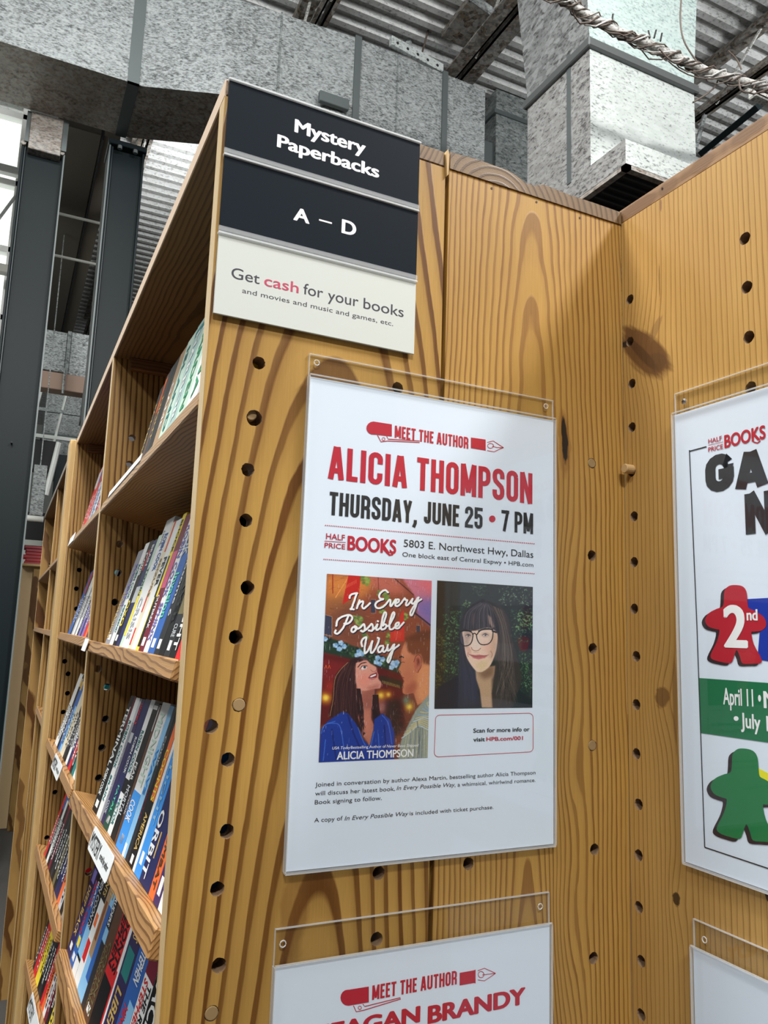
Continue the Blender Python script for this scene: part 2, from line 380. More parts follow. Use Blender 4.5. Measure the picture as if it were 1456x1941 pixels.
# ---------------------------------------------------------------- boards with drilled holes
def hole_board(mb, u0, u1, v0, v1, holes, w0, w1, fn, half=.0073, seed=1, inner=0):
    """rect board pierced by holes (u,v,r[,du,dv]); fn(u,v,w)->xyz"""
    rnd = random.Random(seed)
    def quad(a, b, c, d):
        for w in (w0, w1): mb.face([fn(a, c, w), fn(b, c, w), fn(b, d, w), fn(a, d, w)], 0)
    def cell(h):
        u, v, r = h[:3]; K = 24; o = []; q = []
        for i in range(K):
            t = 2 * math.pi * i / K; c, s = math.cos(t), math.sin(t)
            rr = r * (1 + rnd.uniform(-.04, .06))
            o.append((u + rr * c, v + rr * s)); e = half / max(abs(c), abs(s)); q.append((u + e * c, v + e * s))
        for i in range(K):
            j = (i + 1) % K
            for w in (w0, w1): mb.face([fn(*o[i], w), fn(*q[i], w), fn(*q[j], w), fn(*o[j], w)], 0)
            mb.face([fn(*o[i], w0), fn(*o[j], w0), fn(*o[j], w1), fn(*o[i], w1)], inner)
    def rec(a, b, c, d, H):
        if b - a < 1e-9 or d - c < 1e-9: return
        if not H: return quad(a, b, c, d)
        if len(H) == 1:
            h = H[0]; hu0, hu1, hv0, hv1 = h[0] - half, h[0] + half, h[1] - half, h[1] + half
            rec(a, b, c, hv0, []); rec(a, b, hv1, d, []); rec(a, hu0, hv0, hv1, []); rec(hu1, b, hv0, hv1, []); cell(h); return
        S = sorted(H, key=lambda h: h[1])
        for i in range(len(S) - 1):
            cut = (S[i][1] + S[i + 1][1]) / 2
            if all(abs(h[1] - cut) >= half - 1e-6 for h in H):
                rec(a, b, c, cut, [h for h in H if h[1] < cut]); rec(a, b, cut, d, [h for h in H if h[1] > cut]); return
        S = sorted(H, key=lambda h: h[0])
        for i in range(len(S) - 1):
            cut = (S[i][0] + S[i + 1][0]) / 2
            if all(abs(h[0] - cut) >= half - 1e-6 for h in H):
                rec(a, cut, c, d, [h for h in H if h[0] < cut]); rec(cut, b, c, d, [h for h in H if h[0] > cut]); return
        rec(a, b, c, d, H[:1])
    rec(u0, u1, v0, v1, holes)
    for (a, b) in (((u0, v0), (u1, v0)), ((u1, v0), (u1, v1)), ((u1, v1), (u0, v1)), ((u0, v1), (u0, v0))):
        mb.face([fn(*a, w0), fn(*b, w0), fn(*b, w1), fn(*a, w1)], 0)

# ---------------------------------------------------------------- the room
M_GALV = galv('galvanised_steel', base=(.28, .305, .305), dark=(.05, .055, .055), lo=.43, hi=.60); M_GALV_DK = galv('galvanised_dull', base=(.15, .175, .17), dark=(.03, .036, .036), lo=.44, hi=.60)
M_GALV_BR = galv('galvanised_bright', base=(.46, .50, .485), dark=(.10, .11, .11), lo=.53, hi=.66)
M_GALV_BN = galv('galvanised_brown', base=(.32, .27, .225), dark=(.08, .066, .055), lo=.42, hi=.66)  # browner tone; on the long duct's underside it stands in for shade
M_SEAM = simple('seam_steel', (.12, .14, .14), .5, .5)
M_DECK = galv('deck_steel', base=(.55, .55, .54), dark=(.16, .155, .15), sc=.8, lo=.52, hi=.70, metal=.1, rough=.6)
M_TEAL = simple('teal_paint', (.005, .0115, .0135), .45, spec=.2)
M_TEALH = simple('teal_paint_worn', (.16, .19, .19), .4)
M_BEAM = galv('primed_steel', base=(.13, .095, .06), dark=(.022, .016, .011), lo=.44, hi=.58, metal=.0, rough=.7)
M_WALL = simple('block_wall', (.62, .62, .59), .8)
M_FLOOR = simple('carpet', (.07, .065, .06), .9)
M_BLACK = simple('black', (.012, .012, .013), .6)
M_CABLE = simple('cable_brown', (.10, .075, .06), .6); M_CABLE2 = simple('cable_grey', (.45, .44, .42), .6)
M_PIPE = galv('conduit_steel', base=(.5, .49, .46), dark=(.13, .12, .11), sc=1.6, lo=.46, hi=.6, metal=.1)
M_WHITE = simple('white_paint', (.8, .8, .78), .5)

f = MB(); f.box((-7, -7, -.1), (13, 20, 0)); struct(f.build('floor', M_FLOOR))
# corrugated deck: ridges run along X
dk = MB(); pit = .155; y = -6.0; Z0 = 6.42; x0, x1 = -7, 13
prof = []
while y < 20:
    prof += [(y, Z0), (y + .055, Z0), (y + .078, Z0 + .045), (y + .133, Z0 + .045)]; y += pit
for (a, za), (b, zb) in zip(prof[:-1], prof[1:]):
    dk.face([(x0, a, za), (x1, a, za), (x1, b, zb), (x0, b, zb)])
dk.box((x0, -6, Z0 + .06), (x1, 20, Z0 + .16))
struct(dk.build('ceiling', M_DECK, fix=False))
w = MB(); w.box((-7, 19.9, 0), (13, 20.1, 6.5)); struct(w.build('wall_back', M_WALL))
w = MB(); w.box((12.9, -6, 0), (13.1, 20, 6.5)); struct(w.build('wall_right', M_WALL))
# far shop front: bright glazing between white mullions, left of the columns
wn = MB()
for i in range(9):
    X = -4.9 + i * .56; wn.box((X, 6.9, 2.6), (X + .06, 7.0, 6.4), bev=.006)
for z in (2.6, 3.45, 4.3, 4.95, 5.6, 6.28): wn.box((-5.0, 6.9, z), (-.36, 7.0, z + .06), bev=.006)
win = struct(wn.build('window_1', M_WHITE))
p = MB(); p.box((-5, 7.02, 2.6), (-.36, 7.04, 6.4)); p.build('pane', emis('daylight_pane', (.93, 1.0, .93), 1.25), win)
p = MB()
for i in range(14):
    X = -4.9 + i * .33; p.box((X, 6.85, 5.02), (X + .02, 6.88, 5.95))
p.build('blind_slats', simple('blind', (.78, .8, .72), .6), win)['kind'] = 'stuff'
w = MB(); w.box((-5, 6.9, 0), (-.36, 7.1, 2.6)); struct(w.build('wall_left', M_WALL))
# open web truss in front of the glazing
tr = thing('roof_truss', (-.7, 7.4, 4.6), 'white painted open-web truss crossing the bright window at far left', 'truss')
t = MB(); t.box((-3.6, 6.58, 4.62), (-.30, 6.66, 4.70), bev=.008); t.build('bottom_chord', simple('truss_grey', (.42, .42, .38), .6), tr)
t = MB(); t.box((-3.6, 6.58, 5.55), (-.30, 6.66, 5.62), bev=.008); t.build('top_chord', M_WHITE, tr)
for i in range(8):
    a = -3.5 + i * .4; t = MB(); t.tube([(a, 6.62, 4.68), (a + .4, 6.62, 5.57)] if i % 2 else [(a, 6.62, 5.57), (a + .4, 6.62, 4.68)], .014, 6)
    t.build('web_rod', M_WHITE, tr)

# ---------------------------------------------------------------- joists under the deck (run along Y)
def joist(X, y0, y1, wd, label, zb=6.0, rods=True, mat=None):
    j = thing('bar_joist', (X, y0, zb), label, 'joist')
    mat = mat or M_BEAM
    for s_ in (-1, 1):
        a = MB(); c0 = X + s_ * .018; c1 = X + s_ * wd / 2
        a.box((c0, y0, zb), (c1, y1, zb + .012)); a.box((c0, y0, zb), (c0 + s_ * .012, y1, zb + .07)); a.build('chord_angle', mat, j)
    a = MB(); a.box((X - wd / 2, y0, zb + .36), (X + wd / 2, y1, zb + .41)); a.build('top_chord', mat, j)
    if rods:
        n = int((y1 - y0) / .45)
        for i in range(n):
            ya = y0 + i * .45; t = MB()
            t.tube([(X, ya, zb + .01), (X, ya + .45, zb + .38)] if i % 2 else [(X, ya, zb + .38), (X, ya + .45, zb + .01)], .012, 6)
            t.build('web_rod', M_PIPE, j)
    return j
joist(2.71, -1.0, 4.25, .27, 'wide rust-brown steel joist above the duct, ending over the vertical drop')
joist(1.52, -1.0, 7.5, .12, 'narrow brown steel joist under the bright deck at the top of the picture')
joist(4.72, 1.2, 9.0, .12, 'dark steel joist behind the top of the right-hand bookcase')
joist(.62, 4.95, 12.0, .12, 'dark steel joist seen between the sign and the rear teal column')
joist(7.0, 1.0, 14.0, .12, 'farthest dark joist at the right under the corrugated deck')
# light spreader beam and hanger plate at the top centre
t = thing('strut_channel', (1.6, 4.3, 5.96), 'pale perforated strut channel lying on top of the long duct', 'strut')
a = MB(); P0, P1 = at(740, 86, 2, 5.93), at(838, 140, 2, 5.93)
d = Vector(P1 - P0); an = math.atan2(d.y, d.x); Mx = Matrix.Translation(Vector(P0)) @ Matrix.Rotation(an, 4, 'Z')
a.box((0, -.02, 0), (d.length, .02, .075), M=Mx, bev=.004); a.build('channel', M_GALV_BR, t)
for i in range(5):
    a = MB(); a.tube([Mx @ Vector((.05 + i * d.length / 5.2, -.024, .03)), Mx @ Vector((.05 + i * d.length / 5.2, -.019, .03))], .011, 8); a.build('slot', M_BLACK, t)
t = thing('hanger_rod', (1.9, 4.2, 6), 'dark rod rising from the strut channel to the deck', 'rod')
a = MB(); a.tube([at(797, 112, 1, 4.35), at(826, 5, 1, 4.35)], .008, 6); a.build('rod', M_CABLE, t)
t = thing('angle_brace', (1.7, 4.4, 6), 'pale steel angle brace slanting up to the deck at top centre', 'brace')
a = MB(); a.tube([at(772, 85, 1, 4.5), at(833, -20, 1, 4.5)], .022, 4); a.build('brace', M_GALV_BR, t)
t = thing('deck_brace', (2.4, 3.9, 6.2), 'pale flat brace meeting the wide brown joist at the top', 'brace')
a = MB(); a.tube([at(888, -10, 2, 6.15), at(940, 28, 2, 6.15)], .035, 4); a.build('brace', M_GALV, t)

# ---------------------------------------------------------------- the long horizontal duct
ZB, ZT = 5.17, 5.91
duct = thing('air_duct', (-.4, 4.3, ZB), 'long rectangular galvanised air duct crossing behind the shelves above the columns', 'duct')
path = [(-3.2, 4.34), (.36, 4.325), (.85, 4.15), (1.79, 4.08), (2.52, 4.10), (2.90, 4.10)]
Dp = .62
for (a, b) in zip(path[:-1], path[1:]):
    s_ = MB(); u = .0
    for (P, Q) in (((a[0], a[1], ZB), (b[0], b[1], ZB)),):
        v = [(a[0], a[1], ZB), (b[0], b[1], ZB), (b[0], b[1] + Dp, ZB), (a[0], a[1] + Dp, ZB)]
        vt = [(x, y_, ZT) for x, y_, _ in v]
        s_.face([v[0], v[1], vt[1], vt[0]], 0); s_.face(v, 1); s_.face(vt, 0)
        s_.face([v[1], v[2], vt[2], vt[1]], 0); s_.face([v[3], v[0], vt[0], vt[3]], 0); s_.face([v[2], v[3], vt[3], vt[2]], 0)
    s_.build('duct_section', [M_GALV, M_GALV_BN], duct)
def ring_flange(x, y_, wd, mat=M_SEAM, th=.012):
    r = MB()
    r.box((x - wd / 2, y_ - th, ZB - th), (x + wd / 2, y_ + .0, ZT + th)); r.box((x - wd / 2, y_ - th, ZB - th), (x + wd / 2, y_ + Dp, ZB))
    return r.build('seam_flange', mat, duct)
ring_flange(.30, 4.327, .075); ring_flange(1.79, 4.08, .05, M_SEAM); ring_flange(2.53, 4.10, .045, M_SEAM, .016); ring_flange(1.22, 4.12, .012, M_GALV_DK, .006)
ring_flange(2.12, 4.09, .010, M_GALV_DK, .006); ring_flange(-1.6, 4.335, .06)
t = thing('support_strap', (1.5, 4.0, 5.2), 'small green-grey bracket on the duct just above the header sign', 'bracket')
a = MB(); P0, P1 = at(603, 185, 1, 4.07), at(658, 207, 1, 4.07); a.box((P0[0], 4.03, P1[2] - .03), (P1[0], 4.07, P1[2] + .05), bev=.004); a.build('bracket', M_SEAM, t)
# riser of the second vertical duct behind the drop
v2 = thing('vertical_duct', (3.5, 4.8, 2.4), 'dull grey vertical duct partly hidden behind the bright duct drop', 'duct')
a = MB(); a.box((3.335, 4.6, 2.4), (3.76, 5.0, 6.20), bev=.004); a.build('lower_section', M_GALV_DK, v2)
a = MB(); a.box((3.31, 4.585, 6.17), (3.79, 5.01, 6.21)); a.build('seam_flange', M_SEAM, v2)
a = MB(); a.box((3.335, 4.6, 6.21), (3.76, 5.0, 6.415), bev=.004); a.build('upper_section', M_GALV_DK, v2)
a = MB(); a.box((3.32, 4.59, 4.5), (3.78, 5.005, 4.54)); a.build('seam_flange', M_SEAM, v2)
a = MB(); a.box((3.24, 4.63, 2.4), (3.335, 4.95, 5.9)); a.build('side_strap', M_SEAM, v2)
t = thing('duct_elbow', (3.1, 5.4, 6.4), 'dark slate-grey duct elbow behind the wide brown joist', 'duct')
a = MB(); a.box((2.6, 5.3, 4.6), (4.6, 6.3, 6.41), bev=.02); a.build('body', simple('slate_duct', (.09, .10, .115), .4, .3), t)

# ---------------------------------------------------------------- bright duct drop with grille
dp = thing('duct_drop', (2.15, 2.0, 3.7), 'bright galvanised duct drop with a flange collar and a black grille below', 'duct')
X0, X1, Y0, Y1 = 2.15, 2.84, 2.0, 2.50
def box4(lo, hi, zl, zh):
    b = MB(); A = [(lo[0], lo[2], zl), (lo[1], lo[2], zl), (lo[1], lo[3], zl), (lo[0], lo[3], zl)]
    B = [(hi[0], hi[2], zh), (hi[1], hi[2], zh), (hi[1], hi[3], zh), (hi[0], hi[3], zh)]
    b.face([A[0], A[1], B[1], B[0]], 0)
    b.face([A[3], A[0], B[0], B[3]], 1); b.face([A[1], A[2], B[2], B[1]], 1); b.face([A[2], A[3], B[3], B[2]], 1)
    b.face(A, 1); b.face(B, 1); return b
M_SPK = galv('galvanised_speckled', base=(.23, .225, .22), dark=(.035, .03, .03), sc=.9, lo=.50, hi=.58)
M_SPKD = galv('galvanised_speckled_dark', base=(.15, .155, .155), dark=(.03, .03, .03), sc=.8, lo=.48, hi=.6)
box4((X0, X1, Y0, Y1), (X0, X1, Y0, Y1), 3.84, 4.47).build('lower_section', [M_GALV_BR, M_SPK], dp)  # lighter front, darker sides: the fall of light is put into the metal tones
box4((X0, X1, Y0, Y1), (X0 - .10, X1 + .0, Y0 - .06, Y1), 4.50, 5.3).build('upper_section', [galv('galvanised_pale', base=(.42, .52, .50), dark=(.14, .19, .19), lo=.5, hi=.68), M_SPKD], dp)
a = MB(); a.box((X0 - .02, Y0 - .02, 4.455), (X1 + .02, Y1 + .02, 4.505), bev=.006); a.build('collar_flange', simple('flange_steel', (.13, .14, .14), .45, .6), dp)
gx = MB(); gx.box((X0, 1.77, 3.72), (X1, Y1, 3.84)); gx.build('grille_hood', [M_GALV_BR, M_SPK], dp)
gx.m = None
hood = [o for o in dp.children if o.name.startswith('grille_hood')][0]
for p_ in hood.data.polygons: p_.material_index = 0 if p_.normal.y < -.5 else 1  # hood front takes the lit tone, its other faces the shaded one
a = MB(); a.box((X0 - .004, Y0 + .14, 3.83), (X0 + .002, Y0 + .17, 5.2)); a.build('side_strap', M_SEAM, dp)
a = MB(); a.box((X0 + .03, 1.80, 3.705), (X1 - .03, Y1 - .10, 3.719)); a.build('grille_recess', M_BLACK, dp)
for i in range(13):
    yy = 1.815 + i * .047; a = MB(); a.box((X0 + .035, yy, 3.692), (X1 - .035, yy + .012, 3.712)); a.build('grille_slat', simple('grille_black', (.03, .032, .035), .35) if i == 0 else bpy.data.materials['grille_black'], dp)
for (q0, q1) in (((X0, 1.77, 3.70), (X0 + .032, Y1, 3.722)), ((X0, 1.77, 3.70), (X1, 1.80, 3.722)), ((X0, Y1 - .10, 3.70), (X1, Y1, 3.722))):
    a = MB(); a.box(q0, q1); a.build('grille_rim', M_GALV_BN, dp)

# ---------------------------------------------------------------- conduit with cables in front of the drop
cd = thing('conduit', (1.4, 1.6, 4.2), 'old grey conduit wrapped in loose brown cables across the upper right', 'conduit')
cp = [at(x, y_, 1, 1.6) for x, y_ in [(1000, -40), (1060, -6), (1110, 28), (1165, 58), (1225, 82), (1290, 112), (1345, 138), (1400, 152), (1470, 172), (1560, 200)]]
a = MB(); a.tube(cp, .019, 10); a.build('pipe', M_PIPE, cd, smooth=True)
rnd = random.Random(5)
for k in range(8):
    c = MB(); pts = []; ph = rnd.uniform(0, 6.28); fr = rnd.uniform(.8, 2.4); am = rnd.uniform(.017, .028)
    for i in range(40):
        q = i / 39 * (len(cp) - 1); j = min(int(q), len(cp) - 2); P = Vector(cp[j]).lerp(Vector(cp[j + 1]), q - j)
        sag = .035 * max(0, math.sin(q * fr + ph)) * (1 if k % 2 else .4)
        pts.append(P + Vector((0, math.sin(q * 2.6 * fr + ph) * am - .004, math.cos(q * 2.6 * fr + ph) * am - sag)))
    c.tube(pts, .0030 if k % 3 else .0042, 5, caps=False); c.build('cable', M_CABLE if k % 4 else M_CABLE2, cd, smooth=True)
for (x, y_, dx, dy) in ((1232, 66, -3, -8), (1240, 66, 4, -9), (1252, 72, 3, -9), (1160, 36, 2, -9)):
    c = MB(); P = at(x, y_ + 6, 1, 1.58); Q = at(x + dx, y_ + dy, 1, 1.58); c.tube([P, Q], .004, 5); c.build('cable_tie', M_BLACK, cd)
def wire(pts, Y, label, r=.004, mat=None):
    P = [at(x, y_, 1, Y) for x, y_ in pts]
    t = thing('loose_wire', P[0], label, 'wire'); c = MB()
    Q = catmull([tuple(p) for p in P], 6); c.tube(Q, r, 5, caps=False); c.build('wire', mat or M_CABLE, t, smooth=True)
def catmull(P, n=8, closed=False):
    P = [np.array(p, float) for p in P]; o = []
    N_ = len(P)
    for i in range(N_ if closed else N_ - 1):
        p0 = P[(i - 1) % N_] if closed or i > 0 else 2 * P[0] - P[1]; p1 = P[i]; p2 = P[(i + 1) % N_]
        p3 = P[(i + 2) % N_] if closed or i + 2 < N_ else 2 * P[-1] - P[-2]
        for k in range(n):
            t = k / n
            o.append(.5 * (2 * p1 + (p2 - p0) * t + (2 * p0 - 5 * p1 + 4 * p2 - p3) * t * t + (3 * p1 - p0 - 3 * p2 + p3) * t ** 3))
    if not closed: o.append(P[-1])
    return o
wire([(1292, -10), (1290, 40), (1298, 80), (1322, 118), (1330, 128)], 1.62, 'thin brown wire hanging down over the pale duct face to the conduit')
wire([(1250, 92), (1268, 112), (1284, 120), (1298, 110)], 1.57, 'brown cable loop sagging below the middle of the conduit')
wire([(1362, 134), (1358, 160), (1340, 178), (1314, 194)], 1.62, 'thin brown wire dangling below the conduit over the corrugated deck')
wire([(1380, 96), (1396, 112), (1406, 132)], 1.6, 'short stray wire standing up above the right end of the conduit')
wire([(1400, 150), (1406, 172), (1424, 174), (1432, 158)], 1.58, 'small wire loop at the right end of the conduit')
# stubs at the right: wall bracket with dark beams
t = thing('purlin_bracket', (4.2, 2.9, 5.8), 'pale galvanised bracket where the conduit meets the dark joist at far right', 'bracket')
a = MB(); Mx = Matrix.Translation(Vector(at(1440, 172, 1, 1.75))); a.box((-.05, -.02, -.05), (.16, .03, .035), M=Mx, bev=.006); a.build('plate', M_PIPE, t)
t = thing('brace_rod', (4.4, 3.5, 5.6), 'pale slanting brace rod behind the top of the right-hand bookcase', 'rod')
a = MB(); a.tube([at(1338, 212, 1, 3.6), at(1318, 282, 1, 3.6)], .02, 6); a.build('rod', M_GALV, t)
t = thing('steel_angle', (4.6, 3.2, 5.6), 'dark diagonal steel angle just above the right-hand bookcase top', 'angle')
a = MB(); a.tube([at(1440, 200, 1, 3.0), at(1330, 290, 1, 3.9)], .035, 4); a.build('angle', M_TEAL, t)

# ---------------------------------------------------------------- teal columns
def column(xl, xr, Y, zt, label, bolts=False):
    c = thing('steel_column', ((xl + xr) / 2, Y, 0), label, 'column')
    wd = xr - xl
    a = MB(); a.box((xl, Y, 0), (xl + .016, Y + .26, zt), bev=.002); a.build('flange', M_TEAL, c)
    a = MB(); a.box((xr - .016, Y, 0), (xr, Y + .26, zt), bev=.002); a.build('flange', M_TEAL, c)
    a = MB(); a.box((xl + .016, Y + .045, 0), (xr - .016, Y + .06, zt)); a.build('web', M_TEAL, c)
    a = MB(); a.box((xl + .016, Y + .01, 0), (xl + .03, Y + .045, zt), bev=.004); a.build('edge_bead', simple('teal_light', (.012, .02, .024), .4) if 'teal_light' not in bpy.data.materials else bpy.data.materials['teal_light'], c)
    e0 = xl - .001 if bolts else xr - .008
    a = MB(); a.box((e0, Y - .003, 0), (e0 + .009, Y, zt)); a.build('worn_edge', M_TEALH, c)
    if bolts:
        a = MB(); a.box((xl - .01, Y - .03, zt - .05), (xr + .01, Y + .27, zt - .01), bev=.004); a.build('cap_plate', M_TEAL, c)
        for i in (0.28, .72):
            a = MB(); a.tube([(xl + wd * i, Y - .02, zt - .075), (xl + wd * i, Y - .02, zt - .05)], .017, 8); a.build('bolt', simple('bolt_steel', (.25, .28, .28), .4, .6) if i < .5 else bpy.data.materials['bolt_steel'], c)
    return c
c1 = column(-.335, -.055, 5.0, 4.93, 'dark teal steel column nearest the left edge of the picture, topped by a stub of duct')
c2 = column(.235, .485, 4.99, 5.15, 'dark teal steel column rising behind the slanting shelf top, its cap bolted to the duct', True)
for sx in (-.325, -.075):
    a = MB(); a.tube([(sx, 4.985, 4.935), (sx, 5.05, 4.935)], .018, 8); a.build('clamp_bolt', M_GALV_BN, c1)
a = MB(); a.box((-.2, 4.998, 2.8), (-.19, 5.05, 2.81)); a.build('bolt_hole', M_BLACK, c1)
t = thing('duct_stub', (-.2, 4.96, 4.9), 'brown duct stub between the long duct and the left teal column', 'duct')
a = MB(); a.box((-.295, 4.96, 4.89), (-.085, 5.2, 5.17), bev=.004); a.build('stub', M_GALV_BN, t)
a = MB(); a.box((-.32, 4.97, 4.94), (-.296, 5.2, 5.17)); a.build('side_strap', M_SEAM, t)
a = MB(); a.box((-.084, 4.97, 4.94), (-.05, 5.2, 5.17)); a.build('side_strap', M_SEAM, t)

# ---------------------------------------------------------------- clutter far behind, between the columns
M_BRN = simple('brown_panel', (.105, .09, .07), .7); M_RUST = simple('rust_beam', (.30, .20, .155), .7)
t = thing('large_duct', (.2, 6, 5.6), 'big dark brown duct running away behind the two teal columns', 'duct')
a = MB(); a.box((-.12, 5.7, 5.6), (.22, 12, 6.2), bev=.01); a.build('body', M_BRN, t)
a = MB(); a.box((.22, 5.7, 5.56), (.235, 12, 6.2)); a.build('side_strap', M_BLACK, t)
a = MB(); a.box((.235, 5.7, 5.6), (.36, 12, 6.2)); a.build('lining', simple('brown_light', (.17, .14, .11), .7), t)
t = thing('column_pier', (.36, 6.5, 0), 'pale stained concrete pier edge just left of the rear teal column', 'pier')
a = MB(); a.prism([(.34, 3.5), (.46, 3.5), (.46, 5.6), (.42, 5.6)], 6.9, 7.2, lambda u, v, w_: (u, w_, v)); a.build('pier_face', M_GALV, t)
t = thing('pipe_hanger', (.1, 6, 5.6), 'hanger of two pale bars bridging the gap between the teal columns', 'hanger')
M_BAR = simple('bar_pale', (.5, .5, .46), .5)
for z in (4.985, 4.615):
    a = MB(); a.tube([(-.08, 6, z), (.38, 6, z)], .012, 8); a.build('bar', M_BAR, t)
for x in (-.08, .34):
    a = MB(); a.tube([(x, 6, 4.6), (x, 6, 5.598)], .008, 6); a.build('rod', M_BAR, t)
t = thing('cross_duct', (0, 8, 4.3), 'grey speckled cross duct in the gap between the teal columns', 'duct')
a = MB(); a.box((-.2, 8, 4.24), (.20, 8.5, 4.68), bev=.006); a.build('duct_section', M_GALV, t)
a = MB(); a.box((.235, 8, 4.22), (.6, 8.5, 4.70), bev=.006); a.build('duct_section', M_GALV, t)
a = MB(); a.box((.20, 7.99, 4.22), (.235, 8.5, 4.70)); a.build('seam_flange', M_GALV_DK, t)
t = thing('cross_beam', (0, 7.9, 4.1), 'reddish brown beam directly under the grey cross duct', 'beam')
a = MB(); a.box((-.3, 7.9, 4.02), (.7, 8.1, 4.20), bev=.006); a.build('beam', M_RUST, t)
a = MB(); a.tube([(.2, 7.88, 4.25), (.2, 7.88, 3.98)], .012, 6); a.build('hanger', M_GALV, t)
# distant truss bracing and ducts lower in the gap
t = thing('roof_truss', (.2, 10, 3.5), 'pale blurred truss framing low in the gap between the teal columns', 'truss')
for z in (3.62, 3.95, 4.3):
    a = MB(); a.box((-1, 10, z), (1.4, 10.05, z + .045)); a.build('chord', M_WHITE if z < 4 else M_GALV, t)
for i in range(6):
    a = MB(); a.tube([(-.4 + i * .3, 10.02, 3.6), (-.25 + i * .3, 10.02, 4.7)], .02, 5); a.build('web_rod', M_WHITE, t)
t = thing('return_duct', (.3, 11, 3.9), 'pale grey return duct hanging behind the blurred truss', 'duct')
a = MB(); a.box((.7, 11.2, 4.9), (.72, 11.22, 6.42)); a.build('hanger_rod', M_GALV, t); a = MB(); a.box((.12, 11, 3.65), (1.3, 11.5, 4.9), bev=.01); a.build('duct_section', M_GALV, t)
a = MB(); a.box((.10, 10.98, 4.2), (1.32, 11.52, 4.24)); a.build('seam_flange', M_SEAM, t)
t = thing('steel_column', (.4, 9.3, 0), 'distant dark teal column low in the gap behind the slanting shelf', 'column')
a = MB(); a.box((.26, 9.3, 0), (.55, 9.5, 3.62), bev=.004); a.build('shaft', M_TEAL, t)
t = thing('ceiling_speaker', (.05, 8.6, 3), 'small black box speaker hanging beside the left teal column', 'speaker')
a = MB(); a.box((-.02, 8.6, 3.28), (.22, 8.8, 3.62), bev=.01); a.build('box', M_BLACK, t)
a = MB(); a.tube([(.16, 8.55, 3.0), (.24, 8.55, 3.6)], .03, 8); a.build('bracket', M_WHITE, t)
t = thing('light_fixture', (.05, 8.3, 2.9), 'short white tube light fixture near the left teal column', 'light')
a = MB(); a.tube([(-.1, 7.6, 2.62), (.13, 7.6, 2.62)], .03, 10); a.build('tube', simple('tube_white', (.85, .85, .8), .3), t, smooth=True)
a = MB(); a.box((.05, 7.61, 3.15), (.06, 7.62, 5.58)); a.build('hanger_rod', M_GALV, t); a = MB(); a.box((.0, 7.58, 2.65), (.12, 7.65, 3.15), bev=.004); a.build('housing', M_GALV, t)
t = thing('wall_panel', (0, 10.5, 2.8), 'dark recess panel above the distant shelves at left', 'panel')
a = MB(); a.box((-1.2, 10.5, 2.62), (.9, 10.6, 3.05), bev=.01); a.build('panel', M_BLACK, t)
t = thing('partition', (0, 9.6, 1), 'plain pale grey partition behind the red books at far left', 'partition')
a = MB(); a.box((-1.6, 9.6, 0), (1.2, 9.7, 2.6), bev=.01); a.build('board', simple('partition_grey', (.45, .46, .42), .8), t)

# ---------------------------------------------------------------- bookcases
XS, XC = .2358, .473            # seam between the two back-to-back cases; corner where the right-hand case begins
ZP = 2.1142                     # top of upright boards
HONEY = (.475, .275, .068); HDARK = (.120, .044, .006)
M_P1 = wood('pine_end_left', 'x', 'z', .122, 1.17, .012, .13, 84, HONEY, HDARK, n1=.005, n2=.004, seed=2.0, nl=1.4,
            stains=[(.105, 1.40, .014, .05, 0, .45, (.17, .07, .015))])
M_P2 = wood('pine_end_right', 'x', 'z', .345, 1.16, .014, .048, 185, HONEY, (.215, .098, .024), n1=.006, n2=.0035, seed=9.0, nl=2.2,
            knots=[(.392, 1.66, .02, .10, .014), (.392, 1.50, .02, .06, .016), (.39, 1.36, .02, .07, .014)],
            stains=[(.389, 1.838, .009, .042, .05, .5, (.22, .09, .02)), (.3893, 1.842, .0045, .030, .06, 1.0, (.016, .011, .008))])
M_Q = wood('pine_side', 'y', 'z', .10, 1.3, .04 - .473, .012, 165, (.50, .30, .090), (.22, .10, .024), n1=.0012, n2=.0015, seed=4.0, amt=.8, edge=.76,
           knots=[(-.03, 1.95, .03, .05, .012), (-.047, 1.575, .022, .04, .012), (-.062, 1.385, .012, .03, .006)],
           stains=[(-.034, 1.946, .052, .021, .80, .95, (.13, .058, .02)), (-.030, 1.946, .036, .006, .86, .75, (.07, .032, .013)), (-.052, 1.930, .015, .011, .6, .6, (.10, .05, .02)), (-.050, 1.968, .016, .006, 2.2, .5, (.2, .1, .04)), (-.004, 1.966, .006, .004, .3, 1.0, (.02, .012, .008)),
                   (-.049, 1.575, .010, .012, .5, .75, (.13, .06, .02)), (-.066, 1.57, .003, .05, 0, .55, (.16, .08, .03)), (-.062, 1.386, .005, .007, 0, .95, (.05, .025, .01)),
                   (-.0578, 2.02, .0012, .022, 0, .7, (.2, .1, .03)), (-.062, 2.108, .0018, .008, 0, .9, (.24, .11, .05))])
M_TOPE = wood('pine_top_end_grain', 'x', 'y', .36, 0, .035, .0, 165, (.33, .205, .10), (.135, .075, .034), n1=.004, n2=.004, seed=1.0, tax='z')
def topmat(name, w0, seed, light=(.215, .13, .058), dark=(.085, .046, .02), d0=-2.18, fr=190):  # base tone darkened to carry the shade under the top boards
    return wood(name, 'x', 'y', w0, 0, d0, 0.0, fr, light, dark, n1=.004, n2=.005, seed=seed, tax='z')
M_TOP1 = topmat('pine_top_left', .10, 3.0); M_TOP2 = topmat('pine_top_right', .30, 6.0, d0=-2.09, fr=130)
M_TOPQ = wood('pine_top_side', 'x', 'y', .56, -.065, -2.124, .03, 230, (.30, .175, .085), (.165, .088, .04), n1=.001, n2=.0015, seed=5.0, tax='z')
